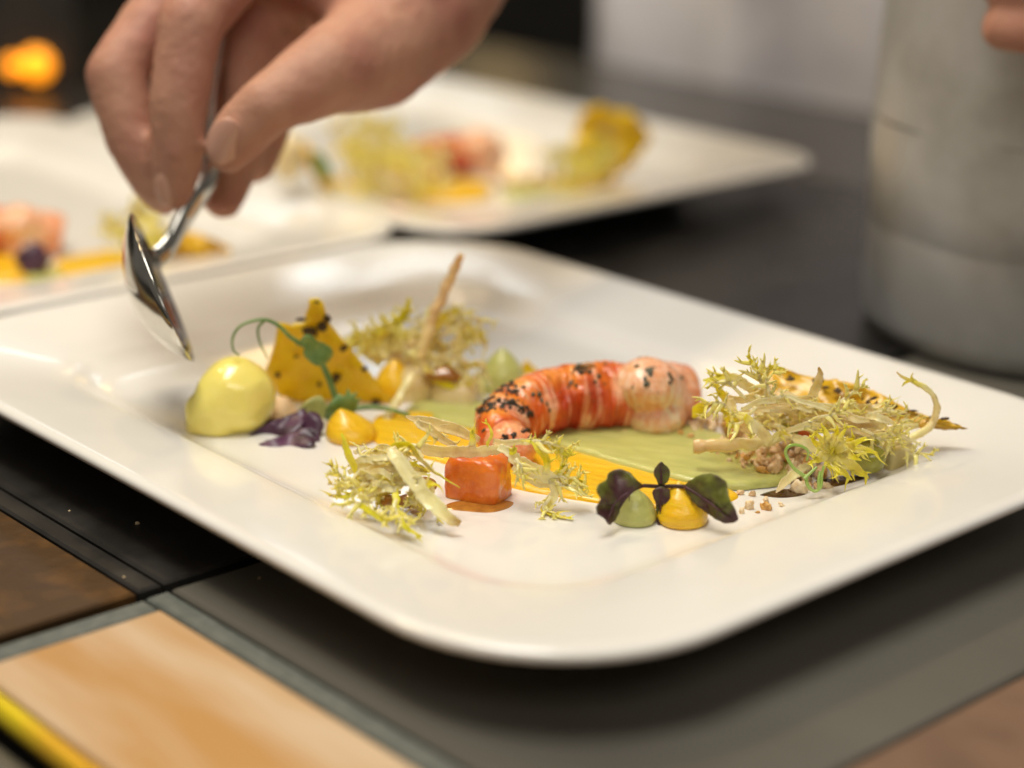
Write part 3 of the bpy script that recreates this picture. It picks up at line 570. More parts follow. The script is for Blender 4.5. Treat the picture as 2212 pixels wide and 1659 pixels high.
# filler curls inside the pile
for k in range(30):
    rs = random.Random(1300 + k); x = rs.uniform(640, 1600); y_ = 430 + (x - 600) * 0.14 + rs.uniform(-90, 130); yy = rs.uniform(.560, .584); a = rs.gauss(0.18, .35); L = rs.uniform(120, 300)
    pts = [(x - L * math.cos(a), y_ - L * .6 * math.sin(a) + rs.uniform(-25, 25), yy + rs.uniform(-.003, .003)), (x - L * .3 * math.cos(a), y_ + rs.uniform(-35, 15), yy - .003), (x + L * .4 * math.cos(a), y_ + L * .3 * math.sin(a) + rs.uniform(-30, 30), yy - .002), (x + L * math.cos(a), y_ + L * .6 * math.sin(a) + rs.uniform(-30, 40), yy)]
    strand('frisee_sprig', Z4(*pts), [rs.uniform(2, 5), rs.uniform(4, 8), rs.uniform(3, 7), rs.uniform(1, 2)], [rs.choice((CP, CT, CW)), rs.choice((CW, CP)), rs.choice((CW, CP)), rs.choice((CY, CT, CW))], rs.choice((0, 0, 3, 5)), .004, seed=1300 + k, n=34, twist=rs.uniform(-.8, .8),
           label='long pale shredded frisee strand woven through the right salad', group='long frisee strands in the right salad')
for k in range(16):
    rs = random.Random(300 + k); x = rs.uniform(600, 1760); y_ = 490 + (x - 600) * 0.10 + rs.uniform(-110, 110); yy = rs.uniform(.566, .588)
    a = rs.uniform(-.6, .6); L = rs.uniform(70, 150); pts = [(x - L * math.cos(a), y_ - L * .5 * math.sin(a), yy), (x, y_ + rs.uniform(-45, 45), yy - .003), (x + L * math.cos(a), y_ + L * .5 * math.sin(a) + rs.uniform(-40, 20), yy)]
    feather('frisee_sprig', Z4(*pts), [rs.uniform(2, 5), rs.uniform(3, 6), 1.2], [rs.choice((CP, CW)), CW, CY], rs.choice((4, 5, 6)), rs.uniform(.005, .0085), seed=300 + k,
           label='fine feathery yellow frisee sprig tucked inside the right salad pile', group='fine frisee sprigs in the right salad')
for k, pth in enumerate([((700, 330, .566), (660, 250, .565), (600, 130, .565)), ((560, 420, .566), (450, 300, .566), (330, 275, .567)), ((760, 420, .562), (720, 300, .562), (800, 190, .563)), ((480, 520, .563), (380, 430, .563), (250, 470, .564)),
                         ((1500, 640, .563), (1600, 670, .562), (1720, 660, .562)), ((1400, 640, .560), (1520, 690, .559), (1640, 720, .559)), ((640, 470, .562), (560, 560, .561), (430, 590, .561)), ((1180, 480, .566), (1330, 380, .567), (1420, 310, .568)), ((1690, 760, .569), (1770, 800, .568), (1920, 815, .568)), ((1050, 560, .560), (1180, 520, .559), (1300, 480, .559))]):
    feather('frisee_sprig', Z4(*pth), [4, 4, 1.5], [CW, CW, CY], 6, .007, seed=380 + k, label='feathery frisee sprig spreading at the outside of the right salad', group='outer frisee sprigs of the right salad')
# chive curls
ch = empty('chive_curl', G(1745, 1050), 'thin bright green chive curls hanging in front of the yellow rosette', 'chive')
for pth in ([(1000, 975, .549), (905, 900, .549), (852, 800, .550), (880, 748, .550), (950, 745, .551), (1012, 785, .551), (1005, 850, .552)], [(995, 950, .549), (1010, 1030, .548), (1060, 1072, .548), (1105, 1040, .548), (1112, 960, .549), (1125, 890, .550)], [(985, 985, .548), (1030, 940, .549), (1075, 900, .550)], [(1090, 1060, .548), (1090, 980, .549), (1100, 930, .550)]):
    tube('curl', Z4(*pth), 0.0006, 0.0004, M['chive'], ch, n=44)
# cubes and pieces
def rbox(c, hx, hy, hz, rot, rnd=0.28, amp=0.03, seed=0, sub=5):
    v, f = ICO[sub]; V = []; e = 2.0 / (rnd * 7.0); R = Matrix.Rotation(rot[2], 3, 'Z') @ Matrix.Rotation(rot[1], 3, 'Y') @ Matrix.Rotation(rot[0], 3, 'X')
    pw = 2.0 / rnd
    for p in v:
        s = (abs(p[0]) ** pw + abs(p[1]) ** pw + abs(p[2]) ** pw) ** (-1 / pw); d = 1 + amp * nz(p + seed * 3.1, 1.6) + amp * .4 * nz(p + seed, 5)
        q = R @ Vector((p[0] * s * hx * d, p[1] * s * hy * d, p[2] * s * hz * d)); V.append(np.array(q) + np.array(c))
    return V, f
def cube(name, u, v, y, hpx, hv, hd, rz, m, label, cat, seed=0, rnd=.25, tilt=0.0, amp=.03):
    c = W(u, v, y); k = mpp(y); V, f = rbox(c, hpx * k, hd * k, hv * k, (tilt, 0, rz), rnd=rnd, seed=seed, amp=amp)
    V = [np.array((p[0], p[1], max(p[2], FLOOR_Z + 0.0004))) for p in V]
    return tag(MB().add(V, f).build(name, m), label, cat)
cube('celeriac_cube', 1932, 982, .578, 36, 30, 34, 0.5, M['celery'], 'translucent pale celeriac cube at the plate edge of the right salad', 'vegetable', 2)
cube('fruit_cube', 1033, 1040, .5475, 66, 68, 50, -0.42, M['papaya'], 'glossy orange fruit cube with wet rounded edges under the frisee', 'fruit', 1, rnd=.36, amp=.07)
cube('carrot_piece', 1830, 888, .590, 52, 26, 24, 0.2, M['amber'], 'amber cooked vegetable piece below the toasted crisp', 'vegetable', 5)
cube('carrot_piece', 1735, 928, .582, 34, 22, 20, -0.2, M['papaya'], 'dark orange vegetable cube buried in the right salad', 'vegetable', 6)
cube('jelly_piece', 1700, 925, .580, 22, 18, 18, 0.2, M['gpiece'], 'small green piece beside the buried orange cube', 'vegetable', 7)
cube('celeriac_cube', 1660, 905, .592, 30, 22, 24, 0.2, M['celery'], 'pale yellow cube hidden behind the tall toothed sprig', 'vegetable', 8)
V, f = blob(W(1877, 990, .567), (.0055, .0055, .0048), 4, .08, 1.5, 3); tag(MB().add(V, f).build('jelly_piece', M['gpiece']), 'glossy green rounded piece between the rosette and the celeriac cube', 'vegetable')
V, f = blob(W(1860, 965, .575), (.0065, .006, .005), 4, .1, 1.5, 5); tag(MB().add(V, f).build('jelly_piece', M['gpiece']), 'dark green rounded piece behind the rosette tips', 'vegetable')

# --- front salad round the fruit cube
b1 = strand('frisee_sprig', Z5((722, 138, .552), (850, 165, .550), (1000, 205, .549), (1150, 255, .548), (1340, 330, .547)), [2, 9, 11, 11, 6], [CT * .9, CP, CP, CP, CW], label='pale tan frisee blade rising to a point above the fruit cube', twist=0.3, flat=.12)
strand('leaf_lobe', Z5((800, 165, .550), (930, 255, .548), (1060, 345, .546), (1190, 425, .544)), [6, 9, 8, 5], [CP, CP, CW], 4, .003, b1, flat=.12)
strand('leaf_lobe', Z5((1020, 215, .547), (1050, 210, .546), (1080, 200, .546)), [2, 1.5, .7], [CP, CT], 0, .002, b1)
top = strand('frisee_sprig', Z5((820, 405, .546), (1000, 420, .543), (1200, 432, .541), (1400, 418, .541), (1560, 400, .541)), [10, 11, 11, 10, 8], [CP, CP, CT, CP, CW], label='pale frisee rib lying over the top of the fruit cube', twist=0.2)
rt = strand('leaf_lobe', Z5((1440, 355, .543), (1600, 355, .541), (1760, 345, .539), (1880, 355, .538), (1985, 400, .537), (2075, 475, .536)), [6, 7, 6, 7, 7, 4], [CP, CW, CY, CY, CG], 12, .0042, top, fork=.3)
strand('leaf_lobe', Z5((1860, 350, .538), (1895, 325, .538), (1920, 300, .538)), [5, 3, 1], [CY, CY], 0, .003, top)
strand('leaf_lobe', Z5((1985, 420, .537), (2060, 455, .536), (2145, 450, .536)), [6, 4, 1], [CY, CY], 2, .003, top)
strand('leaf_lobe', Z5((1270, 380, .541), (1280, 320, .540), (1262, 255, .540)), [7, 6, 3], [CW, CY, CG], 3, .003, top)
strand('leaf_lobe', Z5((1390, 390, .541), (1430, 300, .540), (1410, 220, .541), (1380, 170, .542)), [3, 3, 2, 1], [CY, CG], 2, .002, top)
lg = strand('frisee_sprig', Z5((1500, 390, .540), (1580, 430, .539), (1650, 500, .538), (1760, 565, .537), (1870, 620, .537), (1965, 685, .537)), [6, 9, 12, 13, 13, 10], [CW, CW, CP, CW, CW], label='long frisee leg stretching from the fruit cube onto the yellow puree', twist=0.2, flat=.12)
strand('leaf_lobe', Z5((1600, 560, .541), (1720, 640, .540), (1850, 690, .539), (1960, 690, .538)), [4, 8, 9, 7], [CW, CW, CW], 0, .003, lg)
strand('leaf_lobe', Z5((1955, 670, .537), (1965, 770, .536), (1920, 850, .535), (1880, 900, .534), (1900, 935, .533), (1990, 958, .532), (2110, 985, .531)), [9, 10, 9, 8, 6, 4, 1.5], [CW, CW, CY, CY, CG], 10, .0035, lg, t0=.3)
strand('leaf_lobe', Z5((1930, 670, .538), (2060, 655, .538), (2150, 670, .538), (2240, 720, .537)), [8, 7, 5, 2], [CW, CY, CY], 14, .005, lg, t0=.1, fork=.5)
strand('leaf_lobe', Z5((1900, 640, .538), (1980, 590, .538), (2050, 540, .539)), [5, 4, 1], [CW, CY, CG], 8, .004, lg, fork=.4)
strand('leaf_lobe', Z5((1640, 490, .538), (1680, 560, .536), (1700, 640, .535)), [6, 6, 2], [CW, CY, CG], 5, .003, lg)
strand('leaf_lobe', Z5((1885, 620, .537), (1890, 530, .536), (1840, 430, .536), (1760, 335, .537)), [7, 7, 7, 1.5], [CW, CY, CY, CG], 3, .003, lg)
strand('leaf_lobe', Z5((1560, 420, .540), (1610, 430, .538), (1640, 400, .538)), [6, 6, 2], [CY, CG], 4, .003, lg)
strand('frisee_sprig', Z5((610, 390, .530), (640, 490, .526), (760, 640, .523), (880, 790, .520), (1010, 920, .517), (1165, 1045, .514)), [8, 14, 15, 15, 14, 7], [CP, CW, CW, CW, CW, CB], label='broad white frisee stem with brown tip sloping down before the fruit cube', twist=0.2, flat=.12, n=60)
strand('frisee_sprig', Z5((600, 460, .534), (640, 375, .533), (740, 365, .532), (830, 460, .531), (920, 560, .530), (1040, 650, .529), (1165, 728, .529)), [5, 8, 8, 9, 8, 6, 1.5], [CY, CG, CY, CW, CG, CG], 3, .003, label='yellow green frisee loop whose tip crosses the fruit cube', twist=.8)
fl = strand('frisee_sprig', Z5((560, 560, .532), (450, 575, .530), (370, 610, .529), (310, 650, .528)), [6, 8, 9, 6], [CP, CP, CW, CY], label='leftmost frisee sprig of the front salad with an upright yellow blade', twist=.4)
strand('leaf_lobe', Z5((320, 620, .529), (270, 500, .529), (220, 390, .529), (185, 285, .530)), [5, 7, 7, 2], [CY, CY, CY, CG], 0, .003, fl)
strand('leaf_lobe', Z5((330, 660, .528), (230, 700, .527), (170, 620, .527), (85, 530, .528)), [5, 4, 3, 1], [CY, CY, CB], 7, .0035, fl)
strand('leaf_lobe', Z5((280, 690, .527), (180, 705, .526), (68, 703, .526)), [4, 3, 1], [CY, CT], 4, .003, fl)
strand('leaf_lobe', Z5((420, 660, .527), (320, 760, .525), (220, 800, .523), (95, 795, .522)), [6, 6, 5, 2], [CP, CG, CG, CB], 8, .0035, fl)
strand('leaf_lobe', Z5((420, 600, .530), (380, 700, .528), (300, 740, .526)), [5, 5, 2], [CW, CG], 5, .0035, fl)
strand('frisee_sprig', Z5((600, 690, .528), (640, 800, .522), (655, 940, .515), (720, 1050, .510), (870, 1135, .507)), [6, 7, 7, 5, 1.5], [CY, CG, CG, CG, CY], 9, .0032, label='yellow green frisee tail trailing forward over the plate rim', fork=.2)
strand('frisee_sprig', Z5((330, 860, .517), (430, 930, .513), (520, 980, .510), (580, 990, .510)), [5, 6, 5, 2], [CG, CG, CY], 6, .003, label='short frisee tail flat on the plate at the front salad')
for k in range(22):
    rs = random.Random(1500 + k); x = rs.uniform(420, 900); y_ = rs.uniform(430, 800); yy = .541 - (y_ - 400) * 0.00004 + rs.uniform(-.005, .006); a = rs.uniform(-1.2, 1.2); L = rs.uniform(90, 200)
    pts = [(x - L * math.cos(a), y_ - L * .7 * math.sin(a), yy), (x - L * .3 * math.cos(a), y_ + rs.uniform(-50, 10), yy - .003), (x + L * .4 * math.cos(a), y_ + rs.uniform(-30, 30), yy - .002), (x + L * math.cos(a), y_ + L * .7 * math.sin(a), yy - .001)]
    strand('frisee_sprig', Z5(*pts), [rs.uniform(2, 5), rs.uniform(5, 10), rs.uniform(4, 8), 1.5], [rs.choice((CP, CW)), CW, rs.choice((CW, CY)), CY], rs.choice((0, 2, 4)), .004, seed=1500 + k, n=34, twist=rs.uniform(-.8, .8),
           label='long pale shredded frisee strand in the front salad', group='long frisee strands in the front salad')
for k in range(18):
    rs = random.Random(500 + k); x = rs.uniform(380, 940); y_ = rs.uniform(440, 830); yy = .541 - (y_ - 400) * 0.00004 + rs.uniform(-.004, .006); L = rs.uniform(60, 140); a = rs.uniform(0, 6.28)
    pts = [(x + L * math.cos(a + q) * (1 - .12 * i), y_ + L * .8 * math.sin(a + q), yy + rs.uniform(-.002, .002)) for i, q in enumerate(np.linspace(0, rs.uniform(1.2, 2.6), 4))]
    feather('frisee_sprig', Z5(*pts), [rs.uniform(2, 6), rs.uniform(3, 7), rs.uniform(3, 5), 1.2], [CP, CW, rs.choice((CW, CY)), CY], rs.choice((4, 5, 6)), rs.uniform(.005, .0085), seed=500 + k,
           label='feathery frisee sprig tangled beside the fruit cube', group='feathery frisee sprigs in the front salad')
for k, pth in enumerate([((1850, 660, .538), (2000, 640, .537), (2180, 640, .537)), ((1900, 700, .537), (2040, 700, .536), (2230, 730, .536)), ((1640, 480, .537), (1680, 570, .535), (1720, 640, .535)), ((1700, 360, .538), (1880, 350, .537), (2100, 440, .536)), ((1930, 800, .535), (1880, 900, .533), (2000, 970, .531)), ((420, 690, .526), (280, 730, .524), (120, 720, .523)), ((350, 620, .528), (220, 650, .527), (110, 560, .527)), ((480, 820, .520), (380, 850, .517), (240, 840, .515)), ((640, 820, .520), (640, 960, .514), (760, 1080, .509)), ((420, 860, .518), (480, 940, .513), (600, 985, .510)), ((880, 470, .533), (760, 380, .535), (620, 380, .537))]):
    feather('frisee_sprig', Z5(*pth), [4, 4, 1.5], [CW, CW, CY], 6, .0065, seed=570 + k, label='feathery frisee sprig reaching out from the front salad', group='outer frisee sprigs of the front salad')
for k, (x, y_, yy, r) in enumerate([(600, 840, .533, .0030), (740, 840, .533, .0030), (880, 700, .545, .0032), (520, 640, .540, .0026)]):
    V, f = blob(S(*Z5((x, y_, yy))[0]), (r * 1.3, r, r * .7), 3, .25, 1.6, k); V[:, 2] = np.maximum(V[:, 2], FLOOR_Z + .0004)
    tag(MB().add(V, f).build('onion_piece', M['amber']), 'amber caramelised onion piece under the front frisee', 'onion', 'caramelised onion pieces in the front salad')

# --- back salad and dumplings
strand('sprout_stem', Z2((1275, 98, .640), (1200, 240, .641), (1120, 420, .641), (1020, 630, .640), (940, 840, .638), (880, 1060, .636)), [6, 9, 10, 10, 11, 9], [CT * np.array((1, .85, .7)), CT, CT, CT, CP, CP], twist=0.1, flat=.6, label='straight tan sprout standing upright behind the dumplings', cat='sprout')
bk = strand('frisee_sprig', Z2((520, 1050, .645), (560, 850, .645), (650, 740, .645), (740, 640, .645), (780, 500, .645)), [16, 18, 12, 8, 4], [CW, CY * .9 + CW * .2, CG, CG, CG], 6, .004, label='broad green frisee leaf behind the yellow crisp')
strand('leaf_lobe', Z2((560, 1060, .648), (420, 960, .648), (320, 880, .648), (230, 860, .648)), [20, 22, 14, 4], [CW, CY * .7 + CW * .3, CG], 5, .004, bk)
strand('leaf_lobe', Z2((600, 1000, .647), (500, 1000, .647), (420, 1050, .647)), [14, 16, 6], [CW, CW], 3, .004, bk)
cu = strand('frisee_sprig', Z2((1000, 950, .642), (1050, 760, .642), (1120, 650, .642), (1220, 650, .642), (1290, 750, .642), (1270, 860, .641), (1180, 900, .641)), [6, 7, 7, 7, 7, 6, 4], [CP, CY, CY * .8 + CP * .3, CP], 6, .004, label='pale frisee ring curling beside the upright tan sprout', fork=.3)
strand('leaf_lobe', Z2((1270, 760, .641), (1370, 800, .641), (1450, 880, .641), (1500, 960, .641)), [6, 6, 5, 2], [CP, CY, CT], 8, .0045, cu, fork=.3)
strand('leaf_lobe', Z2((1200, 900, .640), (1220, 1030, .639), (1300, 1120, .638), (1500, 1120, .638)), [6, 7, 7, 3], [CP, CP, CY], 8, .004, cu, fork=.3)
strand('leaf_lobe', Z2((900, 1080, .636), (970, 1200, .634), (1080, 1300, .633), (1300, 1320, .633), (1420, 1220, .634)), [6, 6, 6, 6, 3], [CP, CY, CY, CP], 6, .004, cu)
strand('sprout_stem', Z2((820, 1200, .628), (740, 1330, .624), (660, 1480, .620), (570, 1640, .616)), [8, 9, 9, 7], [CP, CW, CW, CP], flat=.6, label='pale stem leaning from the dumplings down to the yellow puree', cat='sprout')
for k in range(22):
    rs = random.Random(700 + k); x = rs.uniform(840, 1480); y_ = rs.uniform(700, 1300); yy = .644 - (y_ - 800) * 0.00001 + rs.uniform(-.008, .006); L = rs.uniform(70, 150); a = rs.uniform(0, 6.28)
    pts = [(x + L * math.cos(a + q), y_ + L * .8 * math.sin(a + q), yy) for q in np.linspace(0, rs.uniform(1.2, 2.6), 4)]
    feather('frisee_sprig', Z2(*pts), [3, 5, 5, 1.5], [CP, CP, CW, CP], 5, .008, seed=700 + k, ym=.25, label='blurred feathery frisee sprig above the pale dumplings', group='frisee sprigs in the back salad')
for k, pth in enumerate([((420, 1050, .646), (330, 950, .646), (230, 870, .646)), ((520, 1020, .645), (600, 840, .645), (700, 720, .645)), ((560, 1080, .644), (460, 900, .645), (500, 760, .645)), ((640, 1000, .644), (680, 860, .644), (640, 760, .644))]):
    feather('frisee_sprig', Z2(*pth), [9, 9, 3], [CW, CY * .6 + CW * .4, CY], 10, .008, seed=740 + k, label='blurred pale green frisee leaf behind the yellow crisp', group='frisee leaves behind the yellow crisp')
def dump(u, v, y, r, seed, m, label, sq=(1, 1, 1)):
    k = mpp(y); V, f = rbox(W(u, v, y), r * k * sq[0], r * k * sq[1], r * k * sq[2], (0, 0.2, seed * .7), rnd=.62, seed=seed, sub=4); V = np.array(V); V[:, 2] = np.maximum(V[:, 2], FLOOR_Z + .0004)
    return tag(MB().add(V, f).build('dumpling', m), label, 'dumpling')
dump(893, 842, .642, 52, 1, M['pale'], 'pale rounded dumpling beside the leaning pale stem')
dump(985, 858, .640, 54, 2, M['pale'], 'pale rounded dumpling touching the langoustine side of its row')
dump(880, 762, .655, 46, 3, M['pale'], 'pale dumpling stacked at the foot of the upright tan sprout')
dump(1048, 848, .650, 40, 4, M['gpuree'], 'pale green cube half hidden behind the langoustine')
V, f = blob(W(958, 809, .636), (.007, .004, .0028), 3, .2, 2, 1); tag(MB().add(V, f).build('onion_piece', M['amber']), 'dark brown caramelised piece resting on the dumplings', 'onion')
V, f = blob(W(605, 900, .617), (.006, .006, .007), 3, .2, 2, 1); tag(MB().add(V, f).build('crumble_piece', M['crumb']), 'pale crumble piece between quenelle and yellow crisp', 'crumble')

# ------------------------------------------------------------------ langoustine
LK = [(1478, 858, .624, 72), (1455, 855, .622, 80), (1420, 855, .619, 84), (1350, 857, .615, 83), (1270, 858, .611, 81), (1200, 864, .607, 78), (1135, 882, .600, 72), (1092, 912, .591, 64), (1082, 940, .581, 55), (1110, 962, .574, 47), (1158, 976, .571, 37)]
def lpath(s): return None
LP = cr([tuple(W(u, v, y)) + (r * mpp(y),) for u, v, y, r in LK], 401)
lang = empty('langoustine_tail', G(1300, 940), 'curled pink and red langoustine tail with charred specks across the plate', 'langoustine', 'langoustine tails on plates')
LANG_PARTS = []
def mixc(a, b, t): t = min(1, max(0, t)); return tuple(np.array(a) * (1 - t) + np.array(b) * t)
RED, ORA, PNK, CRE, DRK, YEL = (0.42, 0.018, 0.004), (0.74, 0.145, 0.018), (0.86, 0.46, 0.28), (0.88, 0.58, 0.30), (0.22, 0.010, 0.004), (0.86, 0.38, 0.05)
def lring(s0, s1, prof, colf, n=72, m=30, sq=0.96, name='shell_segment', label=None, amp=0.12, rib=0.004):
    V = []; C = []
    ss = np.linspace(s0, s1, m); L = len(LP) - 1; up = np.array([0, 0, 1.0]); rows = []
    for i, s in enumerate(ss):
        f = s / (len(LK) - 1) * L; j = int(min(max(f, 1), L - 1)); p = LP[j]; T = nrm(LP[min(j + 2, L)][:3] - LP[max(j - 2, 0)][:3])
        sd = nrm(np.cross(up, T)); nn = np.cross(T, sd); t = i / (m - 1); k = np.interp(t, [q[0] for q in prof], [q[1] for q in prof])
        row = []
        for a in range(n):
            th = 2 * math.pi * a / n; d = sd * math.cos(th) + nn * math.sin(th); r = p[3] * k * (1 + amp * nz((s * 1.5, math.cos(th) * 1.1 + 3, math.sin(th) * 1.1)) + amp * .4 * nz((s * 7, math.cos(th) * 4, math.sin(th) * 4)))
            r *= 1 + rib * math.sin(t * math.pi * 4 + 1.2 * math.cos(th)) * (1 - .5 * max(0, math.sin(th)))
            q = p[:3] + d * r * (sq if abs(d[2]) > .5 else 1.0); q[2] = max(q[2], FLOOR_Z + .0012); V.append(q); C.append(colf(s, t, th))
    F = [(i * n + a, i * n + (a + 1) % n, (i + 1) * n + (a + 1) % n, (i + 1) * n + a) for i in range(m - 1) for a in range(n)]
    F.append(tuple(range(n - 1, -1, -1))); F.append(tuple(range((m - 1) * n, m * n)))
    mb = MB().add(V, F, C); o = mb.build(name, M['shell'], lang); LANG_PARTS.append((mb.v, mb.f))
    if label: o['label'] = label
    return o
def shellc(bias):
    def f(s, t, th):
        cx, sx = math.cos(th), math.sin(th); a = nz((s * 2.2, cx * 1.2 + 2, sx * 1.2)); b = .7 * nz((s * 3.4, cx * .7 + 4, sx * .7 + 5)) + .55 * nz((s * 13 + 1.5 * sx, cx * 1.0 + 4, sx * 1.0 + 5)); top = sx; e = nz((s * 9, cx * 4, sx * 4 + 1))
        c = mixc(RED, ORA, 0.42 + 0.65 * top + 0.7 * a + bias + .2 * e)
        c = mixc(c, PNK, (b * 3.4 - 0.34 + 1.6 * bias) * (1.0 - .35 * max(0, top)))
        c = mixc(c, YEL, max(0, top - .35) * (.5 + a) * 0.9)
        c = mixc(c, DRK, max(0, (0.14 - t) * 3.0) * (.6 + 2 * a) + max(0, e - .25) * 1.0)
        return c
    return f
def fleshc(s, t, th):
    a = nz((s * 3, math.cos(th) * 1.3 + 9, math.sin(th) * 1.3)); return mixc(mixc(CRE, PNK, .4 + a), ORA, .15 + .5 * max(0, math.sin(th)) * (.3 + a))
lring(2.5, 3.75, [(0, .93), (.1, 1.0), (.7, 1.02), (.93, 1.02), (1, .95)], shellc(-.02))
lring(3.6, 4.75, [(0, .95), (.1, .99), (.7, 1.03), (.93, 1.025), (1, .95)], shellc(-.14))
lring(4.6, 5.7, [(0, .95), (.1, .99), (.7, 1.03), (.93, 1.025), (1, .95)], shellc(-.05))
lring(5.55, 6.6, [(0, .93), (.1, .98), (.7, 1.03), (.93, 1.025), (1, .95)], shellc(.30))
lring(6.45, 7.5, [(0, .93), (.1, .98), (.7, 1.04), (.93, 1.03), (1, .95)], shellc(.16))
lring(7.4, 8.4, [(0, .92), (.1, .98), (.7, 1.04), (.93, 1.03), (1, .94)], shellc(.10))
lring(8.3, 10.0, [(0, .92), (.12, 1.0), (.6, 1.02), (.85, .85), (.95, .6), (1, .25)], lambda s, t, th: mixc(fleshc(s, t, th), ORA, .35), name='tail_meat')
def fused(name, mb, voxel, smooth, m):
    me = mb.mesh(name, m); o = bpy.data.objects.new(name, me); COL.objects.link(o)
    md = o.modifiers.new('r', 'REMESH'); md.mode = 'VOXEL'; md.voxel_size = voxel; ms = o.modifiers.new('s', 'SMOOTH'); ms.factor = .5; ms.iterations = smooth
    dg = bpy.context.evaluated_depsgraph_get(); m2 = bpy.data.meshes.new_from_object(o.evaluated_get(dg)); bpy.data.objects.remove(o); bpy.data.meshes.remove(me)
    return np.array([v.co[:] for v in m2.vertices]), [tuple(p.vertices) for p in m2.polygons]
def quenelle():
    mb = MB(); k = mpp(.60)
    for u, v, y, rx, ry, rz, rot, sd in ((510, 858, .606, 92, 74, 92, (0, .45, .5), 1), (462, 900, .601, 66, 52, 58, (0, .6, .3), 2), (436, 915, .602, 40, 40, 38, (0, .3, 0), 3)):
        mb.add(*blob(W(u, v, y), (rx * k, ry * k, rz * k), 4, .07, 1.2, sd, rot))
    V, f = fused('quenelle', mb, .0007, 14, M['cream']); V = np.array([p + np.array([nz(p * 110), nz(p * 110 + 5), nz(p * 110 + 9)]) * .0009 for p in V]); V[:, 2] = np.maximum(V[:, 2], FLOOR_Z + .0003)
    return tag(MB().add(V, f).build('quenelle', M['cream']), 'glossy pale yellow cream quenelle right below the spoon tip', 'quenelle')
quenelle()
tm = MB(); n_parts = len(LANG_PARTS)
ro_ = lring(0.0, 2.75, [(0, .90), (.03, .97), (.08, 1.0), (1, .96)], fleshc, name='tail_meat', amp=.05)
tm.add(*[LANG_PARTS[-1][0], LANG_PARTS[-1][1]]); LANG_PARTS.pop(); bpy.data.objects.remove(ro_)
for k, (u, v, y, ru, rv, rd) in enumerate([(1398, 832, .6085, 76, 62, .0115), (1416, 898, .6095, 70, 47, .0115), (1460, 856, .6170, 28, 68, .0115)]):
    kk = mpp(y); V, f = blob(W(u, v, y), (ru * kk, rd, rv * kk), 4, .08, 1.2, 20 + k); V[:, 2] = np.maximum(V[:, 2], FLOOR_Z + .001); tm.add(V, f)
V, f = fused('tail_meat', tm, .0006, 5, M['shell'])
C = []
for p in V:
    a = nz(p * 130 + 2); b = nz((p[0] * 420, p[1] * 420, p[2] * 60)); h = (p[2] - FLOOR_Z) / .028
    c = mixc(CRE, PNK, .25 + .8 * a); c = mixc(c, (.95, .80, .60), .5 + 1.2 * b); c = mixc(c, ORA, max(0, h - .55) * 1.1 + max(0, nz(p * 70 + 4)) * .7 + max(0, (p[0] - W(1455, 850, .61)[0]) * 60)); C.append(c)
mb = MB().add(V, f, C); mb.build('tail_meat', M['shell'], lang); LANG_PARTS.append((mb.v, mb.f))
allv = []; allf = []
for v_, f_ in LANG_PARTS:
    o_ = len(allv); allv += v_; allf += [tuple(i + o_ for i in q) for q in f_]
LB = BVHTree.FromPolygons(allv, allf)
def hit(u, v):
    d = Vector(nrm(ray(u, v))); return LB.ray_cast(Vector((0, 0, CAMZ)), d)
SPK = []
for k in range(5):
    v_, f_ = blob((0, 0, 0), (1, 1, .75), 2, .55, 1.6, 60 + k); SPK.append(MB().add(v_, f_).mesh('herb_speck', M['char'] if k < 3 else M['herb'], smooth=False))
def speck(x, y, s, kind=0, el=1.0, ang=0.0):
    u, v = zo3(x, y); h = hit(u, v)
    if h[0] is None: return
    o = bpy.data.objects.new('herb_speck', SPK[kind % 5]); COL.objects.link(o)
    q = Vector(h[1]).to_track_quat('Z', 'Y').to_matrix().to_4x4(); k = s * 1.08 * .2625 * mpp(.6)
    o.parent = lang; o.matrix_parent_inverse = Matrix.Translation(-Vector(lang.location))
    o.matrix_basis = Matrix.Translation(h[0] + h[1] * k * .25) @ q @ Matrix.Rotation(ang, 4, 'Z') @ Matrix.Diagonal((k * el, k, k * .7, 1))
rs = random.Random(5)
for t in np.linspace(0, 1, 130):
    x = 185 + 440 * t; y = 640 - 330 * t * (1 - t) * 1.05 + 20 * t; speck(x + rs.gauss(0, 12), y + rs.gauss(0, 24), 5 + 17 * rs.random() ** 2, rs.randrange(3))
for k in range(55): speck(430 + rs.gauss(0, 55), 450 + rs.gauss(0, 32), 5 + 17 * rs.random() ** 2, rs.randrange(4))
for k in range(16): speck(275 + rs.gauss(0, 35), 535 + rs.gauss(0, 25), rs.uniform(7, 16), rs.randrange(3))
for cx, cy, n_ in ((400, 852, 12), (485, 825, 12), (580, 790, 16), (590, 850, 8), (545, 1035, 3)):
    for k in range(n_): speck(cx + rs.gauss(0, 22), cy + rs.gauss(0, 14), rs.uniform(7, 15), rs.randrange(3))
for k in range(34): speck(1050 + rs.gauss(0, 48), 295 + rs.gauss(0, 20), 5 + 18 * rs.random() ** 2, rs.choice((0, 1, 3, 4)))
for k in range(30): speck(rs.uniform(250, 1850), rs.uniform(230, 620), rs.uniform(3, 7), rs.choice((0, 3, 4)))
for k in range(8): speck(960 + rs.gauss(0, 14), 420 + rs.gauss(0, 22), rs.uniform(8, 15), rs.choice((0, 3, 4)))
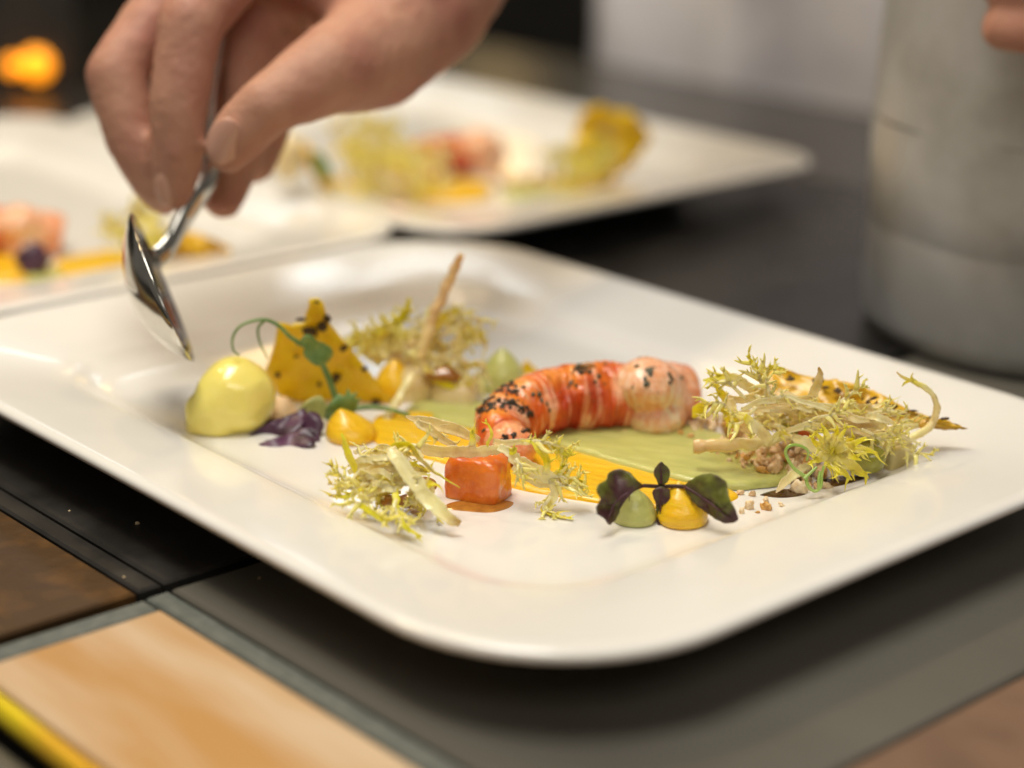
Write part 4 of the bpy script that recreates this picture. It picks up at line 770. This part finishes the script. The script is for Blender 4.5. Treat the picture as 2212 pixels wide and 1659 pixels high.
for x, y, s, e, a in ((1495, 258, 16, 1.4, .8), (1605, 305, 20, 2.4, 1.2), (1575, 290, 14, 1.5, 1.2), (1562, 365, 15, 1.6, 1.4), (1575, 405, 22, 1.2, .3), (1770, 345, 16, 2.6, 1.5), (1765, 395, 14, 1.3, .5), (1862, 352, 16, 1.2, 0), (1640, 268, 9, 1, 0), (1460, 430, 9, 1, 0), (1180, 340, 16, 1.5, .6), (1150, 385, 12, 1.3, 0), (1235, 240, 14, 1.2, 0), (1230, 405, 9, 1, 0), (690, 490, 16, 1.4, .6), (640, 490, 14, 1.4, 1), (710, 540, 12, 2, 1.3), (755, 570, 10, 2, 1.4), (775, 620, 10, 1.8, 1.4), (235, 785, 12, 2, .8), (560, 430, 14, 1.6, 0), (1690, 150, 9, 1.4, 0), (1520, 185, 10, 1.4, 0), (1575, 180, 9, 1, 0), (740, 965, 9, 1, 0), (1880, 780, 14, 2.5, 1.2)):
    speck(x, y, s, 4 if e > 1 else 0, e, a)
h_ = hit(*zo3(1090, 260)); V, f = blob(h_[0], (.0028, .0015, .0016), 2, .4, 2, 8); MB().add(V, f).build('herb_flake', M['amber'], lang)

# ------------------------------------------------------------------ crumble
M['crumb3'] = mat('pale_crumb', (0.88, 0.72, 0.48), 0.6, color2=(0.76, 0.54, 0.29), nscale=1.8)
CRM = []
for k in range(10):
    v_, f_ = blob((0, 0, 0), (1, random.uniform(.6, 1), random.uniform(.55, .95)), 3, .62, 1.9, 80 + k, octs=4); CRM.append(MB().add(v_, f_).mesh('crumb', (M['crumb'], M['crumb3'], M['crumb2'], M['crumb'], M['crumb3'])[k % 5]))
def crumb(u, v, s, dz=0.0, k=0, label='tan toasted crumb heaped beside the langoustine', group='crumbs heaped under the right salad'):
    g = G(u, v); o = bpy.data.objects.new('crumb', CRM[random.randrange(10)]); COL.objects.link(o); r = s * mpp(g[1])
    o.location = (g[0], g[1], FLOOR_Z + r * .55 + dz); o.scale = (r, r * random.uniform(.7, 1.1), r * random.uniform(.6, 1.0)); o.rotation_euler = (random.uniform(0, 6), random.uniform(0, 6), random.uniform(0, 6))
    tag(o, label, 'crumb', group)
line = [(1500, 925), (1540, 940), (1590, 965), (1640, 990), (1680, 1005), (1730, 1020), (1770, 1038)]
n_c = 0
while n_c < 210:
    t = random.random(); p = cr(line, 50)[int(t * 49)]; off = random.gauss(0, 1); hgt = max(0, 1 - abs(off) / 1.5)
    crumb(p[0] + random.uniform(-18, 18), p[1] + off * 17, (4 + 13 * random.random() ** 1.6 + (7 if random.random() < .08 else 0)), dz=random.random() * hgt * .0085, k=random.randrange(8)); n_c += 1
for k in range(60):
    p = cr([(1535, 985), (1590, 1005), (1640, 1022), (1690, 1034), (1740, 1046)], 50)[random.randrange(50)]
    crumb(p[0] + random.uniform(-14, 14), p[1] + random.gauss(0, 8), 4 + 14 * random.random() ** 1.4, .0015 + random.random() * .004, random.randrange(8))
for u, v, s in ((1395, 948, 9), (1420, 952, 6), (1440, 953, 8), (1375, 945, 7), (1470, 955, 9), (1490, 962, 9), (1510, 975, 7), (1545, 990, 8), (1575, 1015, 8), (1605, 1028, 10), (1645, 1040, 14), (1655, 1022, 16), (1500, 946, 9), (1580, 1000, 9), (1350, 950, 4), (1330, 946, 3)):
    crumb(u, v, s, .0024, random.randrange(8), 'stray tan crumb on the pale green puree', 'stray crumbs on the green puree')
for u, v, s in ((1598, 1070, 10), (1625, 1073, 11), (1654, 1085, 10), (1617, 1101, 15), (1656, 1103, 14), (1689, 1096, 9), (1602, 1111, 10), (1636, 1110, 6)):
    crumb(u, v, s, 0, random.randrange(8), 'loose golden crumb on bare plate beside the shiso leaf', 'loose crumbs beside the shiso leaf')
for u, v, s in ((1727, 1066, 19), (1742, 1058, 14), (1785, 1056, 13), (1803, 1038, 12), (1715, 1056, 11)):
    crumb(u, v, s, 0, random.randrange(8), 'golden crumb at the foot of the chive curl', 'crumbs at the foot of the chive curl')

for u, v, s_ in ((297, 1133, 5), (268, 1248, 3), (150, 1105, 2.5), (560, 1250, 2.5)):
    g = G(u, v, 0.0); o = bpy.data.objects.new('crumb', CRM[1]); COL.objects.link(o); r = s_ * mpp(g[1]); o.location = (g[0], g[1], r * .6); o.scale = (r, r, r)
    tag(o, 'tiny pale crumb dropped on the dark counter beside the plate', 'crumb', 'tiny crumbs on the counter')
# ------------------------------------------------------------------ spoon
def spoon():
    y0 = 0.612; k = mpp(y0); c = W(353, 624, y0)
    X, Z = np.array([1.0, 0, 0]), np.array([0, .0, 1.0])
    a = W(367, 686, y0 - 0.030) - c; b = W(419, 772, y0 - 0.003) - c
    n_ = nrm(np.cross(a, b)); root = empty('spoon', c, 'polished steel spoon held in the hand above the quenelle', 'spoon')
    if n_[0] < 0: n_ = -n_
    dep = 0.0105; NR, NA = 14, 64; th = 0.0011
    def shape(t): # egg outline, pointed end towards +a
        ca, sa = math.cos(t), math.sin(t); return ca, sa * (1 - 0.10 * ca)
    inner = []; outer = []
    for r in range(NR + 1):
        fr = r / NR
        for i in range(NA):
            ca, sa = shape(2 * math.pi * i / NA); p = c + a * ca * fr + b * sa * fr; d = -dep * (1 - fr ** 2.2)
            inner.append(p + n_ * d); outer.append(p + n_ * (d - th * (1 - .35 * fr)))
    K = len(inner); F = []
    for r in range(NR):
        for i in range(NA):
            q = (r * NA + i, r * NA + (i + 1) % NA, (r + 1) * NA + (i + 1) % NA, (r + 1) * NA + i); F.append(q); F.append(tuple(K + x for x in q[::-1]))
    for i in range(NA): F.append((NR * NA + i, NR * NA + (i + 1) % NA, K + NR * NA + (i + 1) % NA, K + NR * NA + i))
    MB().add(inner + outer, F).build('bowl', M['steel'], root)
    nk = c - a
    P = cr([nk + a * .22 - n_ * .0022, nk - a * .10 - n_ * .0012, W(362, 535, .650), W(395, 475, .657), W(446, 390, .664), W(462, 310, .674), W(474, 190, .692), W(510, 60, .712)], 60)
    wv = np.interp(np.linspace(0, 1, 60), [0, .06, .16, .35, .7, 1], [.0115, .0085, .0042, .0034, .0046, .0075]); tv = np.interp(np.linspace(0, 1, 60), [0, .1, .4, 1], [.0009, .0016, .0020, .0013])
    V, F, _, _ = sweep(P, wv, tv, 14, side0=b); MB().add(V, F).build('handle', M['steel'], root)
spoon()

# ------------------------------------------------------------------ steel pot
def pot():
    kk = G(1872, 722, 0.0); y = kk[1]; r = 0.079; cx = W(1872, 722, y)[0] + r * 1.0; c = np.array([cx, y + 0.012, 0.0])
    root = empty('steel_pot', c, 'tall worn steel pot standing behind the right corner of the langoustine plate', 'pot')
    def lathe(prof, name, m=None, n=96, wob=0.0):
        V = []; P = cr(prof, len(prof) * 5)
        for pr in P:
            for i in range(n):
                a = 2 * math.pi * i / n; rr = pr[0] * (1 + wob * nz((math.cos(a) * 2, math.sin(a) * 2, pr[1] * 20))); V.append((c[0] + rr * math.cos(a), c[1] + rr * math.sin(a), pr[1]))
        F = [(i * n + j, i * n + (j + 1) % n, (i + 1) * n + (j + 1) % n, (i + 1) * n + j) for i in range(len(P) - 1) for j in range(n)]
        return MB().add(V, F).build(name, m or M['pot'], root)
    lathe([(0.001, .0006), (r * .85, .0006), (r * .94, .0012), (r * .985, .005), (r, .014), (r * .997, .05), (r * .992, .086), (r * .990, .0885), (r * .955, .0895), (r * .955, .0925), (r * .982, .0935), (r * .98, .15), (r * .98, .215), (r * 1.0, .218), (r * .975, .2185), (r * .945, .215), (r * .945, .02), (0.001, .016)], 'body', wob=.006)
    V, F, _, _ = sweep([(c[0] + r * .972 * math.cos(t), c[1] + r * .972 * math.sin(t), .0900) for t in np.linspace(0, 2 * math.pi, 97)], .0030, .0030, 8, side0=np.array([0, 0, 1.0])); MB().add(V, F).build('bead', M['blackbox'], root)
    return c, r
POTC, POTR = pot()

# ------------------------------------------------------------------ person: hand with spoon, hand on the pot, jacket
def capsule(p0, r0, p1, r1, seg=16, cap=5):
    p0, p1 = np.array(p0), np.array(p1); T = nrm(p1 - p0); pts = []; rr = []
    for i in range(cap + 1):
        a = math.pi / 2 * (1 - i / cap); pts.append(p0 - T * r0 * math.sin(a)); rr.append(max(1e-5, r0 * math.cos(a)))
    for i in range(cap + 1):
        a = math.pi / 2 * i / cap; pts.append(p1 + T * r1 * math.sin(a)); rr.append(max(1e-5, r1 * math.cos(a)))
    sd = np.cross(T, np.array([0, 0, 1.0]));
    if np.linalg.norm(sd) < .1: sd = np.cross(T, np.array([1.0, 0, 0]))
    sd = nrm(sd); bn = np.cross(T, sd); V = []; F = []; n = len(pts)
    for p, r in zip(pts, rr):
        for k in range(seg): th = 2 * math.pi * k / seg; V.append(p + (sd * math.cos(th) + bn * math.sin(th)) * r)
    for i in range(n - 1):
        for k in range(seg): F.append((i * seg + k, i * seg + (k + 1) % seg, (i + 1) * seg + (k + 1) % seg, (i + 1) * seg + k))
    F.append(tuple(range(seg - 1, -1, -1))); F.append(tuple(range((n - 1) * seg, n * seg)))
    return V, F
def fuse(name, caps, voxel, smooth, m, parent=None, dis=None):
    mb = MB()
    for c_ in caps: mb.add(*capsule(*c_))
    me = mb.mesh(name + '_raw', m); o = bpy.data.objects.new(name, me); COL.objects.link(o)
    md = o.modifiers.new('r', 'REMESH'); md.mode = 'VOXEL'; md.voxel_size = voxel
    ms = o.modifiers.new('s', 'SMOOTH'); ms.factor = .5; ms.iterations = smooth
    dg = bpy.context.evaluated_depsgraph_get(); me2 = bpy.data.meshes.new_from_object(o.evaluated_get(dg)); o.modifiers.clear(); o.data = me2; bpy.data.meshes.remove(me)
    if dis:
        n_ = [v.normal.copy() for v in me2.vertices]
        for v, q in zip(me2.vertices, n_): v.co += q * dis(v.co)
    me2.shade_smooth(); me2.name = name
    if not me2.materials: me2.materials.append(m)
    if parent is not None: o.parent = parent; o.matrix_parent_inverse = parent.matrix_world.inverted()
    return o
def H(x, y, d): return tuple(W(140.5 + .487 * x, .487 * y, d))
def chain(*jr): return [(jr[i][0], jr[i][1], jr[i + 1][0], jr[i + 1][1]) for i in range(len(jr) - 1)]
caps = []
wrist = H(1570, 0, .735)
caps += chain((H(830, -230, .712), .0125), (H(560, 95, .672), .0118), (H(505, 470, .662), .0108), (H(500, 700, .660), .0096), (H(490, 850, .659), .0072))     # index
caps += chain((H(600, -190, .725), .0125), (H(225, 330, .684), .0113), (H(300, 620, .676), .0102), (H(400, 830, .672), .0080), (H(440, 880, .671), .0068))     # middle
caps += chain((H(900, -150, .742), .0128), (H(770, 300, .710), .0116), (H(775, 640, .692), .0102), (H(700, 880, .684), .0082))     # ring
caps += chain((H(1060, -80, .758), .0118), (H(940, 300, .728), .0106), (H(900, 560, .710), .0092), (H(850, 730, .702), .0075))     # little
caps += chain((H(725, 660, .648), .0088), (H(770, 590, .648), .0102), (H(900, 465, .650), .0108), (H(1160, 320, .668), .0155), (H(1370, 235, .695), .0215), (wrist, .028))   # thumb
for q in ((830, -230, .712), (600, -190, .725), (900, -150, .742), (1060, -80, .758)): caps.append((H(*q), .0135, H(1450, -20, .735), .021))
caps.append((H(900, -260, .72), .012, H(1380, 60, .71), .017))
elbow_r = (0.10, 1.02, 0.36); shoulder_r = (0.10, 1.48, 0.52); chest = (0.30, 1.56, 0.42)
caps += chain((wrist, .028), (tuple(np.array(wrist) * .62 + np.array(elbow_r) * .38), .034), (elbow_r, .044), (shoulder_r, .055))
belly = (0.31, 1.56, -0.12)
caps += [(chest, .125, belly, .12), ((.20, 1.55, .44), .11, (.22, 1.55, -.10), .115), ((.42, 1.57, .44), .11, (.41, 1.57, -.10), .115), (shoulder_r, .055, (.24, 1.55, .46), .10)]
# left arm and hand gripping the pot
pc0 = np.array([POTC[0], POTC[1], 0]); sh_l = (.55, 1.50, .50); el_l = (.56, 1.10, .34); wr_l = tuple(pc0 + np.array([.125, -.085, .185]))
caps += [((.40, 1.56, .46), .10, sh_l, .055)] + chain((sh_l, .055), (el_l, .044), (wr_l, .027))
def onpot(deg, z, off): a = math.radians(deg); return tuple(pc0 + np.array([(POTR + off) * math.cos(a), (POTR + off) * math.sin(a), z]))
kn = [onpot(-62, .196, .018), onpot(-64, .177, .019), onpot(-67, .158, .018), onpot(-70, .140, .016)]
for i, q in enumerate(kn):
    zz = q[2]; d = (0, 3, 3, 0)[i]
    caps.append((wr_l, .020, q, .0125)); caps += chain((q, .012), (onpot(-90 - d * .4, zz - .002, .0125), .0112), (onpot(-110 - d * .6, zz - .003, .0108), .0102), (onpot(-124 - d, zz - .004, .0100), .0090))
caps += chain((wr_l, .022), (onpot(-25, .225, .03), .016), (onpot(-30, .236, .010), .012), (onpot(-45, .236, -.012), .0095))
person = fuse('person', caps, .0027, 7, M['skin'], dis=lambda p: .0005 * noise.noise(p * 120) + .0003 * noise.noise(p * 300))
tag(person, 'person in pale jacket plating food, spoon in one hand, other hand on steel pot', 'person')
# nails
def nail(x, y, d, rx, ry, ang, yaw=0.0):
    c = np.array(H(x, y, d)); v, f = ICO[3]; V = []
    for p in v:
        q = np.array([p[0] * rx, p[1] * .0012 - .0022 * (p[0] ** 2), p[2] * ry]); q[1] = p[1] * .0012 + .003 * p[0] ** 2
        q = np.array([q[0] * math.cos(ang) + q[2] * math.sin(ang), q[1], -q[0] * math.sin(ang) + q[2] * math.cos(ang)])
        q = np.array([q[0] * math.cos(yaw) - q[1] * math.sin(yaw), q[0] * math.sin(yaw) + q[1] * math.cos(yaw), q[2]]); V.append(c + q)
    MB().add(V, f).build('fingernail', M['nail'], person)
nail(705, 628, .6385, .0062, .0085, .35)
nail(452, 838, .6530, .0042, .0062, -.1, .2)
def folds(p): return .030 * noise.noise(Vector((p.x * 13 + 2, p.y * 13, p.z * 4))) + .006 * noise.noise(Vector((p.x * 22 + 5, p.y * 22, p.z * 9)))
jc = [(chest, .142, belly, .145), ((.20, 1.55, .44), .128, (.20, 1.55, -.2), .138), ((.42, 1.57, .44), .128, (.43, 1.57, -.2), .138), ((.24, 1.55, .46), .115, shoulder_r, .070), ((.40, 1.56, .46), .115, sh_l, .070)]
jc += chain((shoulder_r, .070), (elbow_r, .060), (tuple(np.array(elbow_r) * .75 + np.array(wrist) * .25), .050)) + chain((sh_l, .070), (el_l, .060), (tuple(np.array(el_l) * .6 + np.array(wr_l) * .4), .048))
fuse('jacket', jc, .008, 6, M['cloth'], person, dis=folds)

# ------------------------------------------------------------------ food on the two plates behind
def copy_tree(o, parent=None):
    c_ = o.copy(); COL.objects.link(c_)
    if parent is not None: c_.parent = parent; c_.matrix_parent_inverse = o.matrix_parent_inverse.copy()
    for ch_ in list(o.children):
        if ch_.name.startswith('herb_speck'): continue
        copy_tree(ch_, c_)
    return c_
for (u, v, rz, s, lb) in ((-25, 556, -0.25, .92, 'blurred langoustine tail on the plate behind the hand'), (985, 385, 0.35, .95, 'blurred langoustine tail on the plate with the large yellow crisp')):
    c_ = copy_tree(lang); c_.location = tuple(G(u, v)); c_.rotation_euler = (0, 0, rz); c_.scale = (s, s, s); c_['label'] = lb
puddle('sauce_stroke', [(-80, 570), (0, 560), (60, 575), (70, 605), (0, 615), (-90, 612)], .003, M['ypuree'], label='blurred yellow puree at the left side of the plate behind the hand', n=50)
puddle('sauce_stroke', [(120, 575), (180, 560), (270, 548), (330, 555), (280, 580), (180, 602), (125, 598)], .003, M['ypuree'], label='blurred yellow puree stroke behind the spoon bowl', n=50)
puddle('sauce_stroke', [(55, 605), (90, 585), (135, 588), (140, 605), (90, 622)], .003, M['gpuree'], label='blurred green puree between the two yellow ones behind the spoon', n=50)
puddle('sauce_stroke', [(880, 425), (920, 405), (1000, 400), (1060, 410), (1050, 432), (960, 440)], .004, M['ypuree'], label='blurred yellow puree below the far langoustine', n=50)
puddle('sauce_stroke', [(620, 425), (660, 400), (740, 395), (780, 415), (730, 440), (660, 442)], .003, M['ypuree'], label='blurred yellow puree under the far salad mound', n=50)
puddle('sauce_stroke', [(1080, 425), (1110, 405), (1180, 395), (1230, 402), (1190, 420), (1120, 432)], .003, M['gpuree'], label='blurred green puree beside the far yellow puree', n=50)
puddle('sauce_stroke', [(1180, 408), (1220, 392), (1300, 385), (1330, 395), (1260, 410)], .003, M['ypuree'], label='blurred yellow puree below the large far crisp', n=50)
o = sheet('crisp', [(1238, 360), (1240, 300), (1248, 262), (1270, 235), (1300, 226), (1330, 240), (1360, 238), (1392, 270), (1405, 300), (1385, 330), (1350, 372), (1300, 378)], lambda u, v: .985 + .00005 * (u - 1300), .002, M['crisp'], wav=.008, seed=5, n=60, jag=5)
tag(o, 'large blurred yellow crisp standing on the far right plate', 'crisp')
o = sheet('crisp', [(350, 560), (365, 520), (400, 500), (450, 512), (495, 535), (490, 552), (430, 565)], lambda u, v: .80, .002, M['crisp2'], wav=.01, seed=6, n=50)
tag(o, 'blurred dark yellow crisp lying behind the spoon neck', 'crisp')
o = sheet('crisp', [(640, 300), (662, 310), (700, 350), (725, 400), (700, 410), (670, 370)], lambda u, v: .905, .002, M['crisp2'], wav=.01, seed=6, n=40); tag(o, 'narrow blurred crisp at the thumb side of the far plate', 'crisp')
o = sheet('basil_leaf', [(672, 335), (690, 330), (708, 350), (716, 378), (700, 388), (682, 368)], lambda u, v: .897, .001, M['green'], wav=.01, seed=7, n=40); tag(o, 'blurred green leaf on the narrow far crisp', 'leaf')
V, f = blob(W(622, 338, .90), (.0085, .009, .0115), 3, .08, 1.5, 3); tag(MB().add(V, f).build('quenelle', M['pale']), 'blurred pale cream quenelle right beside the thumb', 'quenelle')
V, f = blob(W(72, 560, .79), (.007, .006, .007), 3, .3, 1.8, 3); tag(MB().add(V, f).build('purple_cress', M['purple']), 'blurred dark purple cress in front of the left far langoustine', 'cress')
def mound(u0, v0, su, sv, y0, n, label, group, seed, cols):
    for k in range(n):
        rs = random.Random(seed + k); u = u0 + max(-1.7, min(1.7, rs.gauss(0, 1))) * su; v = v0 + max(-1.6, min(1.6, rs.gauss(0, 1))) * sv; L = rs.uniform(18, 50); a = rs.uniform(0, 6.28); yy = y0 + rs.uniform(-.02, .02)
        pts = [(u + L * math.cos(a + q), v + L * .8 * math.sin(a + q), yy) for q in np.linspace(0, rs.uniform(1.5, 4), 5)]
        feather('frisee_sprig', pts, [3, 5, 5, 4, 2], [rs.choice(cols), rs.choice(cols), CY], 6, .009, seed=seed + k, n=18, ym=.3, label=label, group=group)
mound(830, 360, 55, 48, .93, 48, 'blurred frisee curl in the tall mound on the far plate', 'frisee curls of the far mound', 900, (CP * .95, CY, CP))
mound(1255, 350, 30, 26, .97, 16, 'blurred frisee curl at the foot of the large far crisp', 'frisee curls by the large far crisp', 960, (CP * .8, CG, CY))
mound(300, 500, 35, 26, .80, 14, 'blurred frisee curl behind the spoon bowl', 'frisee curls behind the spoon', 990, (CP, CY, CW))
for k in range(10): crumb(1080 + k * 13, 400 + (k % 3) * 9, 12, .003, k, 'blurred brown crumb on the far plate with the large crisp', 'crumbs on the far plate')

# ------------------------------------------------------------------ warming unit with orange lamps, far left
wu = empty('warming_unit', (-0.62, 1.38, 0), 'dark enamel warming unit with glowing orange lamp at the end of the counter', 'warming unit')
mb = MB(); x0, x1, y0, y1, z1 = -.95, -.30, 1.305, 1.55, .16
mb.add([(x0, y0, .001), (x1, y0, .001), (x1, y1, .001), (x0, y1, .001), (x0 + .01, y0 + .01, z1), (x1 - .01, y0 + .01, z1), (x1 - .01, y1, z1), (x0 + .01, y1, z1)], [(3, 2, 1, 0), (4, 5, 6, 7), (0, 1, 5, 4), (1, 2, 6, 5), (2, 3, 7, 6), (3, 0, 4, 7)])
mb.build('housing', M['blackbox'], wu, smooth=False)
for u, v, r in ((82, 138, .0105), (30, 140, .006)):
    V, f = blob(W(u, v, 1.30 - .0) + np.array([0, -.004, 0]), (r, .006, r), 3, 0, 1, 1); MB().add(V, f).build('lamp_lens', M['lampglow'], wu)
